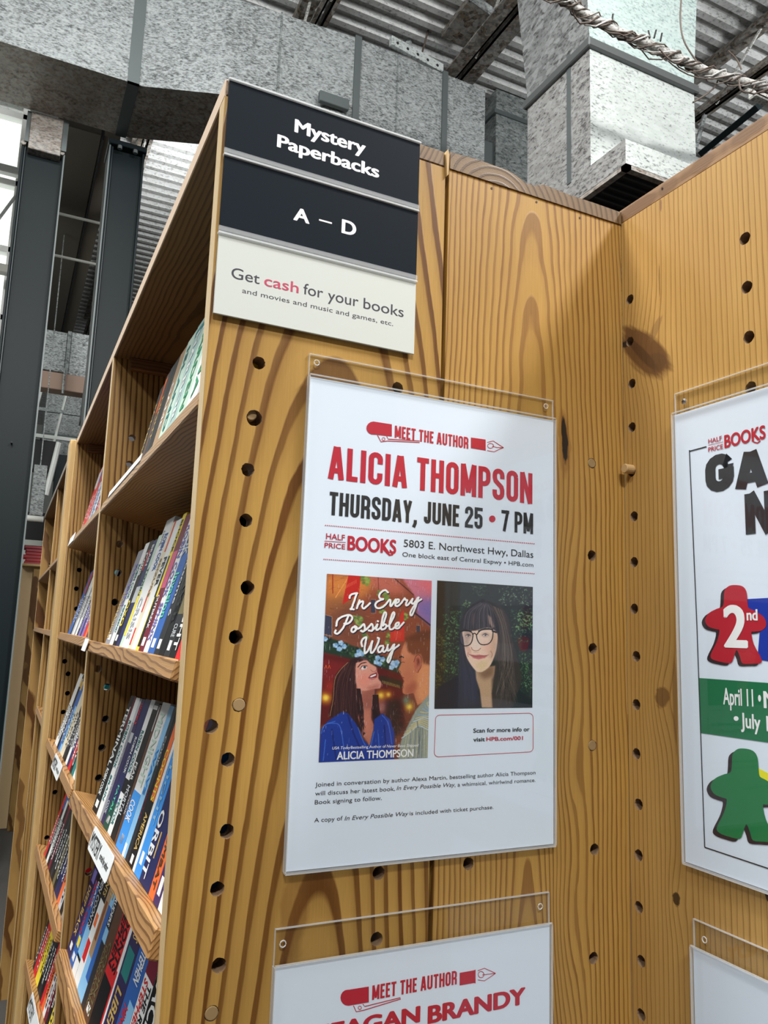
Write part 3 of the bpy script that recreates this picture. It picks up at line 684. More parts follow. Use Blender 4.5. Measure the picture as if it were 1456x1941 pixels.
M_SH = [wood('pine_shelf_%d' % i, 'x', 'y', .10 + .01 * i, .4, .10 - [1.81, 1.585, 1.36, 1.12, 1.83, 1.6][i] , .03 * (i - 2), 300, (.42, .23, .085), (.15, .065, .02), n1=.006, n2=.006, seed=11.0 + i, tax='z') for i in range(6)]
M_DV = [wood('pine_divider_%d' % i, 'x', 'z', -.10 - .02 * i, 1.3, .05 - [.8, 1.585, 1.645, 2.4][i], .02, 118, (.38, .225, .072), (.085, .032, .007), n1=.004, n2=.004, seed=21.0 + i) for i in range(4)]
M_BACK = wood('pine_back', 'y', 'z', .4, 1.0, .15, .0, 110, (.30, .16, .05), (.12, .05, .014), seed=31.0, tax='x')
M_EDGE = wood('pine_edge', 'x', 'z', .05, 1.0, .20, .0, 300, (.78, .60, .34), (.50, .34, .16), n1=.001, n2=.001, seed=41.0)
M_TRIM = wood('pine_trim', 'y', 'z', 1.2, 1.0, .1, .0, 160, (.60, .42, .19), (.42, .26, .10), n1=.001, n2=.001, seed=45.0, tax='x', amt=.7)
M_HOLE = simple('raw_hole_wood', (.24, .15, .085), .8)
M_PEG = simple('dowel_wood', (.50, .33, .15), .7)
M_PEGD = simple('dowel_wood_dull', (.29, .19, .085), .8)
M_CLEAT = wood('pine_cleat', 'x', 'y', .1, 0, .1, 0, 150, (.22, .105, .04), (.11, .05, .02), seed=51.0)

caseA = thing('bookcase', (.118, 1.2, 0), 'open pine bookcase of paperbacks at left, its end board carrying the black header sign', 'bookcase')
caseB = thing('bookcase', (.36, .6, 0), 'pine bookcase behind the left one, its end board between seam and corner', 'bookcase')
caseC = thing('bookcase', (.7, -.3, 0), 'pine bookcase at right, its peg-holed side board meeting the others in a corner', 'bookcase')

onP = lambda x, y: (lambda p: (p[0], p[2]))(at(x, y, 1, 0.0))
fnP = lambda u, v, w_: (u, w_, v)            # w = Y
fnQ = lambda u, v, w_: (w_, u, v)            # w = X
H1 = [(.0467, 1.8661, .0058), (.0455, 1.8150, .0072), (.0425, 1.7679, .0058), (.0434, 1.7231, .0058), (.0484, 1.665, .0060), (.0409, 1.6227, .0060),
      (.0472, 1.5668, .0058), (.0247, 1.5497, .0058), (.0406, 1.5227, .0058), (.0434, 1.466, .0058), (.0384, 1.4222, .0058), (.0436, 1.3642, .0058), (.0400, 1.3295, .0058),
      (.1863, 1.8668, .0058), (.1827, 1.4206, .0058), (.1827, 1.3661, .0058), (.183, 1.262, .0058), (.040, 1.262, .0058), (.1853, 1.82, .0058), (.185, 1.77, .0058)]
b = MB(); hole_board(b, 0.0, XS - .0018, 0, ZP, H1, 0.0, .019, fnP, half=.0084, inner=1)
b.build('end_board', [M_P1, M_HOLE], caseA, fix=False)
b = MB(); b.box((-.0006, .0004, 0), (.0004, .0186, ZP)); b.build('end_board_edge', M_EDGE, caseA)
H2 = [(.4263, 1.8219, .0056), (.4254, 1.7202, .0056), (.4258, 1.6218, .0056), (.4241, 1.5226, .0056), (.4259, 1.4203, .0056), (.4234, 1.3178, .0056), (.2756, 1.4201, .0056), (.276, 1.318, .0056), (.425, 1.22, .0056)]
b = MB(); hole_board(b, XS + .0030, XC - .0005, 0, ZP, H2, 0.0, .019, fnP, half=.0080, inner=1)
b.build('end_board', [M_P2, M_HOLE], caseB, fix=False)
b = MB(); b.box((XS + .0022, .5, 0), (XC, .515, ZP)); b.build('inner_divider', M_BACK, caseB)
b = MB(); b.box((XC - .004, .02, 0), (XC, .9, ZP)); b.build('side_panel', M_BACK, caseB)
# nail holes under the top edge of the right end board
for (x, y_) in ((932, 357), (1017, 383), (1099, 413)):
    X, Z = onP(x, y_); b = MB(); b.tube([(X, -.0004, Z), (X, .001, Z)], .0013, 7); b.build('nail_hole', M_BLACK, caseB)
# top boards
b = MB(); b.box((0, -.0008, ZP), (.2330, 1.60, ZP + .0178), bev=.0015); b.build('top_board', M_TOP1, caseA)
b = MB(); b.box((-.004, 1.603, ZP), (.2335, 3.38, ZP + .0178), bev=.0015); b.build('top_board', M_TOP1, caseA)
b = MB(); b.box((-.0008, .0006, ZP + .0004), (.0006, 3.38, ZP + .0170)); b.build('top_board_edge', simple('top_edge', (.72, .55, .40), .6), caseA)
tp = [onP(852.8, 289.5), onP(905, 304), onP(962, 324.5), onP(980, 336), onP(994.7, 348), onP(1012, 352.9), onP(1029.7, 351.0), (.395, 2.1300), (.43, 2.1303), (.4722, 2.1298)]
poly = [(tp[0][0], ZP + .0002)] + [(max(x, .2385), z) for x, z in tp] + [(.4722, ZP + .0002)]
b = MB(); b.prism(poly, -.0015, .9, fnP); b.build('top_board', M_TOP2, caseB)
b = MB(); b.prism([(.2346, 2.104), (.2362, 2.106), (.2368, 2.128), (.2352, 2.1345), (.2338, 2.1325), (.2330, 2.128)], -.003, .012, fnP); b.build('wood_splinter', M_TRIM, caseA)
# back boards of case A (seen dark between the books and the uprights)
for i in range(10):
    y0 = .02 + i * .336; b = MB(); b.box((.2215, y0, .05), (.2335, y0 + .333, ZP - .002), bev=.0008); b.build('back_board', M_BACK, caseA)
# dividers
def divider(Y, holes, mat, th=.019, name='divider', x0=0.0, fe=True):
    b = MB(); hole_board(b, x0, .2215, 0, ZP, holes, Y, Y + th, fnP, half=.008, inner=1)
    b.build(name, [mat, M_HOLE], caseA, fix=False)
    if fe:
        b = MB(); b.box((x0 - .0006, Y + .0004, 0), (x0 + .0004, Y + th - .0004, ZP)); b.build('divider_edge', M_EDGE, caseA)
HD = [(.0435, 1.968), (.043, 1.919), (.041, 1.869), (.037, 1.772), (.039, 1.721), (.038, 1.669), (.019, 1.553), (.037, 1.522), (.039, 1.468), (.037, 1.42), (.036, 1.37), (.033, 1.267), (.033, 1.219), (.033, 1.17), (.033, 1.11), (.19, 1.92), (.19, 1.72)]
divider(.800, [(x, z, .0062) for x, z in HD], M_DV[0])
HD2 = [(.045, 1.88), (.04, 1.83), (.035, 1.771), (.032, 1.721), (.037, 1.668), (.02, 1.53), (.031, 1.498), (.034, 1.448), (.028, 1.40), (.024, 1.30), (.02, 1.26), (.026, 1.20), (.017, 1.09), (.02, 1.04)]
divider(1.585, [(x, z, .0062) for x, z in HD2], M_DV[1])
divider(1.645, [(.04, 1.95, .006), (.04, 1.7, .006)], M_DV[2]); divider(2.40, [(.04, 1.95, .006), (.035, 1.42, .006), (.035, 1.52, .006)], M_DV[3])
divider(3.36, [(.04, 1.9, .006)], M_DV[2], name='end_board')
b = MB(); b.box((-.018, 1.588, 0), (-.0012, 1.664, ZP + .010), bev=.0015); b.build('face_trim', M_TRIM, caseA)
b = MB(); b.box((-.0186, 1.60, 1.985), (-.018, 1.606, 2.045)); b.build('pencil_mark', simple('mark', (.2, .15, .1), .8), caseA)
# cleats under the top
for Y in (.783, 1.568):
    b = MB(); b.box((.028, Y, 2.092), (.2, Y + .0165, ZP - .0005), bev=.001); b.build('cleat', M_CLEAT, caseA)
# shelves, sloping back towards the rear
TH = math.radians(15)
def row_matrix(z, slope=0.0, x=0.0, th=TH, y=0.0):
    ex = Vector((math.cos(th), 0, -math.sin(th))); ey = Vector((0, 1, slope)).normalized()
    ez = ex.cross(ey).normalized(); ex = ey.cross(ez).normalized()
    M = Matrix.Identity(4)
    for i in range(3): M[i][0], M[i][1], M[i][2] = ex[i], ey[i], ez[i]
    M[0][3], M[1][3], M[2][3] = x, y, z; return M
ROWS = {}
def shelf(key, y0, y1, z, slope, mat, th=TH, x=0.0, thick=.0185, depth=.215, warp=False):
    M = row_matrix(z, slope, x, th, y0); ROWS[key] = (M, y0, y1)
    b = MB()
    dd = min(depth, (.219 - x) / math.cos(th))
    b.box((0, .001, -thick), (dd, y1 - y0 - .001, 0), M=M, bev=.0016)
    o = b.build('shelf', mat, caseA)
    return o, M
s1, M1 = shelf('1', .019, .795, 1.8415, 0.0, M_SH[0], th=math.radians(12), x=.002)
s2, M2 = shelf('2', .019, .795, 1.6030, 0.0, M_SH[1], x=-.003)
s3, M3 = shelf('3', .019, .795, 1.3915, -.048, M_SH[2], x=-.004, thick=.024)
s4, M4 = shelf('4', .019, .795, 1.158, -.065, M_SH[3], x=-.004, thick=.024)
shelf('5', .019, .795, .90, 0, M_SH[3])
t1, N1 = shelf('b1', .822, 1.580, 1.846, 0.0, M_SH[4], th=math.radians(12), x=.004)
t2, N2 = shelf('b2', .822, 1.580, 1.606, 0.0, M_SH[5], x=0)
t3, N3 = shelf('b3', .822, 1.580, 1.352, -.02, M_SH[1], x=-.004)
t4, N4 = shelf('b4', .822, 1.580, 1.125, -.06, M_SH[2], x=-.006)
t5, N5 = shelf('b5', .822, 1.580, .925, -.15, M_SH[3], x=-.006)
shelf('c1', 1.668, 2.395, 1.835, 0, M_SH[4]); shelf('c2', 1.668, 2.395, 1.606, 0, M_SH[5]); shelf('c3', 1.668, 2.395, 1.34, 0, M_SH[1])
shelf('d1', 2.424, 3.355, 1.835, 0, M_SH[4]); shelf('d2', 2.424, 3.355, 1.606, 0, M_SH[5])
# shelf-edge labels
M_LABEL = simple('label_card', (.82, .86, .88), .4); M_INK = simple('black_ink', (.02, .02, .022), .5)
M_CLEAR = acrylic('clear_acrylic'); M_CEDGE = acrylic('acrylic_edge', milky=.32, rough=.1)
def shelf_label(sh, M, ya, yb, hh, drop, texts, off=.0015, rounded=True):
    y0 = M.translation.y
    b = MB(); a_, c_ = ya - y0, yb - y0; r_ = min(hh * .22, .006) if rounded else .0003
    pts = []
    for cx, cy, s0 in ((a_ + r_, drop - hh + r_, 180), (c_ - r_, drop - hh + r_, 270), (c_ - r_, drop - r_, 0), (a_ + r_, drop - r_, 90)):
        for k in range(4): t = math.radians(s0 + k * 30); pts.append((cx + r_ * math.cos(t), cy + r_ * math.sin(t)))
    b.prism(pts, -off, -off + .0008, lambda u, v, w_: tuple(M @ Vector((w_, u, v))))
    lab = b.build('shelf_label', M_LABEL, sh)
    ABS[lab.name] = ABS.get(sh.name, Vector((0, 0, 0)))
    if texts:
        b = MB()
        for s_, u0, u1, v0, v1 in texts:
            text_into(b, s_, lambda u, v: tuple(M @ Vector((-off - .0003, c_ - (c_ - a_) * (u0 + (u1 - u0) * u), drop - hh + hh * (v0 + (v1 - v0) * v)))), bold=.01)
        # lettering lies on the label: joined to it as a second material
        lab.data.materials.append(M_INK); me = lab.data
        import bmesh
        bm = bmesh.new(); bm.from_mesh(me); off3 = ABS[lab.name]
        vs = [bm.verts.new(Vector(p) - off3) for p in b.v]
        for q in b.f:
            try: fc = bm.faces.new([vs[i] for i in q]); fc.material_index = 1
            except ValueError: pass
        bm.to_mesh(me); bm.free()
    return lab
shelf_label(s3, M3, .268, .455, .028, .002, [('MYSTERY', .04, .52, .18, .84), ('sorted by author', .56, .93, .34, .62)])
shelf_label(s2, M2, .728, .792, .021, .001, [], off=.004, rounded=False)
shelf_label(s1, M1, .36, .70, .010, .006, [], off=.0012, rounded=False)
shelf_label(s4, M4, .03, .17, .030, .003, [('MYSTERY', .04, .52, .18, .84)])
shelf_label(t1, N1, 1.40, 1.57, .022, .006, [], rounded=False)
shelf_label(t3, N3, 1.05, 1.25, .030, .004, [('MYSTERY', .04, .52, .18, .84), ('sorted by author', .56, .93, .34, .62)])
shelf_label(t5, N5, 1.00, 1.25, .032, .004, [('MYSTERY', .04, .52, .18, .84)])
# right-hand case
HQ = [(-.0125 + .0012 * math.sin(i * 2.1), 2.0173 - i * .0503, .0056) for i in range(19) ] + [(-.168, 2.0194 - i * .0500, .0060) for i in range(18)]
b = MB(); hole_board(b, -.286, 0.0, 0, 2.1160, HQ, XC, XC + .019, fnQ, half=.0075, inner=1)
b.build('side_board', [M_Q, M_HOLE], caseC, fix=False)
b = MB(); b.box((XC, -.60, 0), (XC + .019, -.288, 2.116)); b.build('side_board', M_Q, caseC)
b = MB(); b.box((XC + .0004, -.60, 2.1162), (XC + .60, .0035, 2.1342), bev=.001); b.build('top_board', M_TOPQ, caseC)
b = MB(); b.box((XC + .30, -.6, 0), (XC + .315, .003, 2.116)); b.build('back_board', M_BACK, caseC)
b = MB(); P = at(1255, 357, 0, XC); b.tube([(XC - .0004, P[1], P[2]), (XC + .002, P[1], P[2])], .0012, 7); b.build('nail_hole', M_BLACK, caseC)
# dowels
def dowel(p, ax, r, ln, label, mat=M_PEG):
    t = thing('dowel_peg', p, label, 'peg'); b = MB(); p = Vector(p); d = {'x': Vector((1, 0, 0)), 'y': Vector((0, 1, 0))}[ax]
    q0, q1 = p, p + d * ln
    b.tube([q0, q0 + d * .0006 * (1 if ln > 0 else -1), q1], [r * .88, r, r], 16); b.build('peg', mat, t, smooth=False)
    return t
dowel((.0435, .0030, 1.8185), 'y', .0051, .014, 'dowel end jammed in the double peg hole left of the poster top', M_PEGD)
dowel((.0472, -.0004, 1.5668), 'y', .0054, .018, 'flush dowel plug in the left end board beside the poster photographs', M_PEGD)
dowel((.0400, -.0004, 1.3295), 'y', .0054, .018, 'flush dowel plug at the very bottom edge, left of the lower poster', M_PEGD)
dowel((.4263, -.0004, 1.8219), 'y', .0052, .018, 'flush dowel plug right of the poster top near the black knot', M_PEGD)
dowel((.4241, -.0004, 1.5226), 'y', .0052, .018, 'flush dowel plug right of the poster, level with its lower text', M_PEGD)
dowel((XC - .011, -.0112, 1.8185), 'x', .0052, .022, 'protruding dowel peg on the right-hand side board near the corner')
dowel((.043, .783, 1.8215), 'y', .0062, .024, 'dowel peg carrying the top shelf of the front bay')
dowel((.043, 1.568, 1.826), 'y', .0062, .024, 'dowel peg carrying the top shelf of the second bay')
dowel((.038, .783, 1.3215), 'y', .0062, .024, 'dowel peg under the third shelf of the front bay')
dowel((.043, .783, 1.574), 'y', .0062, .024, 'dowel peg under the second shelf of the front bay')

# ---------------------------------------------------------------- books
_bm = {}
def bookmat(c):
    k = tuple(c)
    if k not in _bm: _bm[k] = simple('book_cover', tuple(x * 1.0 for x in c), .5, spec=.10)
    return _bm[k]
M_PAGE = simple('book_pages', (.62, .56, .44), .9)
C = dict(black=(.006, .006, .009), white=(.78, .80, .80), cream=(.72, .66, .50), grey=(.28, .29, .33), silver=(.5, .53, .56), navy=(.018, .022, .10), purple=(.055, .03, .12),
         indigo=(.03, .022, .09), blue=(.03, .12, .42), bright=(.05, .30, .80), sky=(.25, .52, .80), teal=(.02, .20, .20), dkgreen=(.01, .07, .05), green=(.03, .30, .14), mint=(.12, .62, .42),
         red=(.62, .02, .025), orange=(.80, .16, .04), yellow=(.85, .68, .05), gold=(.62, .42, .12), brown=(.10, .045, .025), olive=(.15, .13, .06), pink=(.62, .10, .22), maroon=(.16, .01, .03),
         lilac=(.20, .18, .50), palegreen=(.52, .68, .58), paleteal=(.35, .52, .50), tan=(.38, .25, .14), dkgrey=(.022, .023, .028))
ORD = ['first', 'second', 'third', 'fourth', 'fifth', 'sixth', 'seventh', 'eighth', 'ninth', 'tenth', 'eleventh', 'twelfth', 'thirteenth', 'fourteenth', 'fifteenth', 'sixteenth', 'seventeenth', 'eighteenth', 'nineteenth', 'twentieth']
def book(M, y0, ya, yb, h, cov, texts, patches, label, group, depth=.105, sb=.012):
    """ya > yb: spine from far to near, in world Y along the row"""
    th = ya - yb - .0009; Mt = M @ Matrix.Translation((sb, yb - y0, .0003))
    t = thing('paperback_book', (0, 0, 0), label, 'book', group, local=True, M=Mt)
    c = bookmat(C[cov]); b = MB(); k = .0006
    b.box((0, 0, 0), (.0012, th, h), bev=.0004); b.box((.0012, 0, 0), (depth, k, h)); b.box((.0012, th - k, 0), (depth, th, h)); b.build('cover', c, t)
    b = MB(); b.box((.0013, k, .0012), (depth - .001, th - k, h - .0012)); b.build('page_block', M_PAGE, t)
    for (v0, v1, f0, f1, cc) in patches:
        b = MB(); b.box((-.0002, th * (1 - f1), h * (1 - v1)), (.0001, th * (1 - f0), h * (1 - v0))); b.build('spine_panel', bookmat(C[cc]), t)
    for (s_, cc, v0, v1, f0, f1) in texts:
        b = MB(); OUTWARD[0] = (-1, 0, 0); text_into(b, s_, lambda u, v: (-.00045, th * (1 - (f0 + (f1 - f0) * v)), h * (1 - (v0 + (v1 - v0) * u))), bold=.02, res=2)
        OUTWARD[0] = None; b.build('spine_lettering', bookmat(C[cc]), t, fix=False)
    return t
MK = (.90, .955, .25, .75, 'white')     # publisher's mark at the spine foot
def fill(key, specs, where, group):
    M, y0, _ = ROWS[key]
    for i, s_ in enumerate(specs):
        ya, yb, h, cov, look = s_[:5]; tx = s_[5] if len(s_) > 5 else []; pa = s_[6] if len(s_) > 6 else []
        kw = s_[7] if len(s_) > 7 else {}
        nth = ORD[i] if i < len(ORD) else 'near end'
        book(M, y0, ya, yb, h, cov, tx, pa, '%s, %s from far end, %s' % (look, nth, where), group, **kw)
fill('3', [
 (.612, .558, .169, 'black', 'black paperback with big white spine capitals', [('TERMINAL', 'white', .10, .62, .12, .66), ('ROBIN COOK', 'white', .64, .86, .15, .60)], [(0, .3, .75, .95, 'maroon'), MK]),
 (.558, .524, .168, 'white', 'white paperback with teal spine letters', [('ROBIN COOK', 'teal', .20, .60, .2, .75), ('BRAIN', 'teal', .66, .86, .25, .7)], []),
 (.524, .505, .167, 'grey', 'slim grey paperback', [('VITAL SIGNS', 'silver', .40, .8, .25, .75)], [(0.02, .2, 0, 1, 'silver')]),
 (.505, .478, .168, 'indigo', 'deep violet-blue paperback with red top letters', [('HARMFUL', 'red', .04, .22, .2, .8), ('COOK', 'silver', .82, .92, .2, .8)], [(.28, .36, 0.1, 1, 'silver')]),
 (.478, .434, .169, 'navy', 'blue-green paperback with white author letters', [('ROBIN COOK', 'white', .30, .58, .45, .8), ('FATAL', 'mint', .68, .88, .3, .6)], [(.8, 1, 0, 1, 'dkgreen'), MK]),
 (.434, .404, .170, 'white', 'white paperback with black and green spine bands', [('ROBIN COOK', 'teal', .24, .56, .2, .8), ('VECTOR', 'teal', .74, .93, .2, .8)], [(.60, .70, 0, 1, 'black')]),
 (.404, .369, .167, 'black', 'black paperback with grey horror-style letters', [('MORTAL', 'silver', .62, .84, .15, .75), ('FEAR', 'white', .45, .58, .2, .7)], [(.02, .05, .1, .9, 'white')]),
 (.369, .352, .166, 'brown', 'slim dark brown paperback', [('COOK', 'silver', .66, .80, .2, .8)], [(.02, .2, .2, .5, 'silver')]),
 (.352, .303, .170, 'white', 'thick paperback, white above and blue below', [('MIDNIGHT', 'palegreen', .08, .58, .2, .8), ('COOK', 'white', .68, .82, .12, .75)], [(.62, 1, 0, 1, 'bright'), (.9, .96, .3, .7, 'white')]),
 (.303, .278, .168, 'sky', 'light blue paperback with ragged white foot', [('WAVE', 'bright', .3, .6, .25, .75)], [(.92, 1, .1, .6, 'white')]),
 (.278, .259, .168, 'dkgrey', 'slim near-black paperback with red letters', [('NIGHT', 'maroon', .55, .75, .3, .8), ('COOK', 'silver', .2, .4, .3, .8)], []),
 (.259, .226, .170, 'black', 'black paperback with a red top and yellow capitals', [('COONTS', 'yellow', .28, .60, .45, .95), ('AMERICA', 'gold', .68, .90, .35, .85)], [(.0, .60, .42, 1, 'orange'), (.93, .98, .3, .7, 'white')]),
 (.226, .214, .168, 'white', 'slim plain white paperback', [], []),
 (.214, .182, .170, 'bright', 'bright sky-blue paperback with a white emblem', [('FLIGHT', 'sky', .3, .7, .3, .7)], [(.86, .93, .3, .7, 'white'), (.1, .2, .3, .7, 'white')]),
 (.182, .128, .172, 'navy', 'thick dark navy paperback with a gold ring', [('ORBIT', 'white', .60, .96, .05, .45), ('SAUCER', 'gold', .1, .5, .4, .8)], [(.70, .84, .55, .62, 'gold'), (.2, .4, 0.1, .3, 'grey')]),
 (.128, .104, .170, 'orange', 'orange-red paperback with dark letters', [('COMBAT', 'brown', .6, .95, .25, .75)], []),
 (.104, .080, .170, 'purple', 'purple paperback with white blocks', [('WINGS', 'gold', .5, .8, .25, .75)], [(.86, .95, .25, .75, 'white')]),
 (.080, .052, .170, 'white', 'pale paperback beside the end board', [('FIRE', 'blue', .5, .8, .25, .75)], [(.05, .4, 0, 1, 'sky')]),
 (.052, .023, .169, 'blue', 'blue paperback touching the end board', [('STORM', 'white', .1, .8, .25, .75)], []),
], 'front-bay third shelf', 'paperbacks on the third shelf of the front bay')
fill('2', [
 (.640, .586, .152, 'grey', 'grey paperback with orange and blue spine letters', [('CONTAGION', 'gold', .46, .93, .05, .5), ('ROBIN', 'lilac', .16, .60, .55, .95)], [MK]),
 (.586, .548, .160, 'white', 'white paperback with bold teal spine letters', [('ROBIN COOK', 'teal', .22, .56, .2, .8), ('MINDBEND', 'teal', .62, .88, .25, .75)], []),
 (.548, .512, .160, 'black', 'black paperback with yellow dots and pink script', [('Coma', 'white', .12, .34, .2, .85), ('OXO', 'yellow', .58, .82, .15, .8)], [(.1, .3, .75, 1, 'red'), MK]),
 (.512, .476, .158, 'navy', 'navy paperback with a pale grey middle band', [('BRAIN', 'white', .05, .25, .2, .7)], [(.45, .6, 0, 1, 'silver')]),
 (.476, .452, .162, 'palegreen', 'slim yellow-green paperback', [('TOXIN', 'dkgreen', .3, .55, .2, .8)], [(.5, .9, .2, 1, 'yellow')]),
 (.452, .392, .182, 'white', 'tall thick white book with blue author letters', [('ROBIN COOK', 'blue', .13, .42, .5, .92), ('CRISIS', 'silver', .62, .93, .2, .7), ('A NOVEL', 'grey', .09, .22, .15, .4)], []),
 (.392, .364, .172, 'cream', 'cream paperback with a red stripe', [('SEIZURE', 'tan', .3, .6, .2, .7)], [(0, .25, .55, .85, 'red'), (.55, .72, .1, .4, 'red'), (.84, .97, 0, .35, 'red')]),
 (.364, .330, .171, 'white', 'white paperback with black smudged letters', [('FEVER', 'black', .30, .52, .2, .8)], []),
 (.330, .308, .176, 'yellow', 'slim black and yellow paperback', [('SHOCK', 'black', .05, .3, .2, .8)], [(.32, .62, 0, .5, 'black'), (.62, .97, .3, 1, 'black')]),
 (.308, .272, .171, 'maroon', 'dark red paperback with a pink glow', [('OUTBREAK', 'white', .60, .84, .1, .5)], [(.28, .55, .1, .9, 'pink'), (.9, .96, .2, .7, 'white')]),
 (.272, .243, .170, 'white', 'white paperback with lilac letters', [('ROBIN COOK', 'lilac', .10, .62, .15, .85), ('SPHINX', 'lilac', .66, .92, .15, .85)], []),
 (.243, .204, .170, 'blue', 'blue paperback with mint green title letters', [('Invasion', 'mint', .46, .76, .1, .75), ('COOK', 'silver', .04, .34, .1, .8)], [(.9, .96, .25, .7, 'white')]),
 (.204, .174, .169, 'dkgrey', 'charcoal paperback with thin white letters', [('Chromosome 6', 'silver', .1, .75, .25, .7)], [(.9, .96, .25, .75, 'white')]),
 (.174, .148, .169, 'black', 'black paperback with fine grey ribs', [('GODPLAYER', 'dkgrey', .1, .8, .2, .8)], []),
 (.148, .118, .168, 'dkgrey', 'dark paperback with an olive patch', [('CURE', 'silver', .8, .88, .2, .8)], [(.62, .74, .05, .9, 'olive'), (.2, .55, .3, 1, 'teal'), (.9, .96, .25, .7, 'white')]),
 (.118, .090, .168, 'black', 'black paperback with tall white letters', [('BLINDSIGHT', 'white', .3, .95, .15, .85)], []),
 (.090, .054, .169, 'red', 'red and white paperback with a white price mark', [('NANO', 'silver', .4, .78, .1, .9)], [(0, .80, 0, 1, 'white'), (.85, .93, .3, .7, 'white')]),
 (.054, .023, .170, 'black', 'black paperback touching the end board', [('HOST', 'white', .2, .7, .2, .8)], []),
], 'front-bay second shelf', 'paperbacks on the second shelf of the front bay')
fill('4', [
 (.790, .735, .170, 'indigo', 'deep purple paperback with gold title and white emblem', [('DEEP BLACK', 'gold', .40, .83, .25, .72)], [(.25, .36, .2, .8, 'lilac'), (.89, .945, .3, .7, 'white')]),
 (.735, .690, .170, 'blue', 'blue and red paperback with a yellow splash', [('ARCTIC GOLD', 'red', .30, .75, .1, .55), ('DEEP BLACK', 'white', .1, .5, .6, .9)], [(.76, .84, .3, .8, 'yellow'), (.0, .3, 0, 1, 'black'), MK]),
 (.690, .650, .170, 'black', 'black paperback with large white author letters', [('STEPHEN COONTS', 'silver', .08, .62, .15, .8)], [(.62, .85, 0, 1, 'sky'), (.88, 1, 0, 1, 'white')]),
 (.650, .608, .169, 'white', 'white paperback with red and pale blotches', [('COONTS', 'gold', .05, .3, .2, .8)], [(.66, .82, .1, .8, 'red'), (0, .34, 0, 1, 'black'), (.45, .55, .2, .7, 'orange')]),
 (.608, .548, .170, 'sky', 'paperback with orange pattern fading to blue', [('FLIGHT', 'gold', .03, .25, .3, .8)], [(.0, .72, 0, .55, 'tan'), (.3, .6, .1, .4, 'orange'), (.3, .85, .55, 1, 'blue')]),
 (.548, .520, .169, 'dkgrey', 'slim dark grey paperback with white letters', [('INTRUDERS', 'white', .1, .4, .2, .8)], [(.42, .52, 0, 1, 'sky')]),
 (.520, .468, .170, 'brown', 'brown paperback with olive stencil capitals', [('HONG KONG', 'olive', .5, .92, .1, .5), ('COONTS', 'olive', .45, .95, .55, .9)], [MK]),
 (.468, .405, .170, 'red', 'bright red paperback with black stacked capitals', [('STEPHEN', 'black', .08, .55, .1, .5), ('COONTS', 'black', .08, .55, .55, .95)], [(.62, 1, 0, 1, 'black')]),
 (.405, .390, .168, 'white', 'slim white page-edged paperback', [], [(.5, 1, 0, .5, 'red')]),
 (.390, .330, .171, 'indigo', 'dark indigo paperback with gold capitals', [('LIBERTY', 'gold', .55, .95, .25, .8), ('COONTS', 'gold', .04, .24, .25, .8)], [(.30, .48, .15, .85, 'teal')]),
 (.330, .272, .171, 'blue', 'blue shaded paperback with red and white letters', [('STEPHEN', 'white', .2, .4, .3, .8), ('MINOTAUR', 'red', .55, .85, .2, .6)], [(.5, .9, .5, 1, 'sky')]),
 (.272, .225, .170, 'white', 'white paperback with red capitals', [('STEPHEN', 'red', .3, .6, .15, .55), ('THE RED', 'black', .3, .6, .6, .95)], [(0, .28, 0, 1, 'maroon')]),
 (.225, .170, .170, 'black', 'black paperback with white tall letters', [('BLACK SEA', 'white', .1, .8, .2, .8)], []),
 (.170, .10, .170, 'navy', 'navy paperback near the end board', [('COONTS', 'white', .1, .8, .2, .8)], []),
 (.10, .025, .170, 'maroon', 'dark red paperback touching the end board', [('VICTORY', 'gold', .1, .8, .2, .8)], []),
], 'front-bay lowest shelf', 'paperbacks on the lowest visible shelf of the front bay')
fill('1', [
 (.53, .495, .150, 'black', 'black paperback with small gold letters', [('PATTERSON', 'gold', .2, .9, .3, .7)], []),
 (.495, .47, .162, 'brown', 'dark paperback with an orange-red cover picture', [('ZONE', 'orange', .1, .4, .2, .8)], [(.05, .4, .1, .9, 'orange')]),
 (.47, .435, .165, 'dkgrey', 'charcoal paperback', [('NIGHT', 'gold', .3, .7, .3, .7)], []),
 (.435, .40, .165, 'black', 'black slim paperback', [], []),
 (.40, .355, .165, 'tan', 'brown paperback', [('GAME', 'white', .3, .7, .3, .7)], []),
 (.355, .30, .168, 'palegreen', 'pale green paperback', [('ISLAND', 'teal', .1, .8, .3, .7)], []),
 (.30, .245, .170, 'paleteal', 'pale teal paperback', [('HARBOR', 'white', .1, .8, .3, .7)], [(.05, .1, 0, 1, 'teal')]),
 (.245, .185, .172, 'palegreen', 'mint and white paperback', [('GARDEN', 'green', .1, .8, .3, .7)], [(.0, .15, 0, .5, 'white')]),
 (.185, .13, .172, 'white', 'white paperback with a green tint', [('CHINA', 'green', .1, .8, .3, .7)], []),
 (.13, .08, .172, 'silver', 'silver-white paperback', [('MOON', 'blue', .1, .8, .3, .7)], []),
 (.08, .025, .170, 'yellow', 'yellow and white paperback touching the end board', [('SUN', 'tan', .1, .6, .3, .7)], [(.6, 1, 0, 1, 'white')]),
], 'front-bay top shelf', 'paperbacks on the top shelf of the front bay')
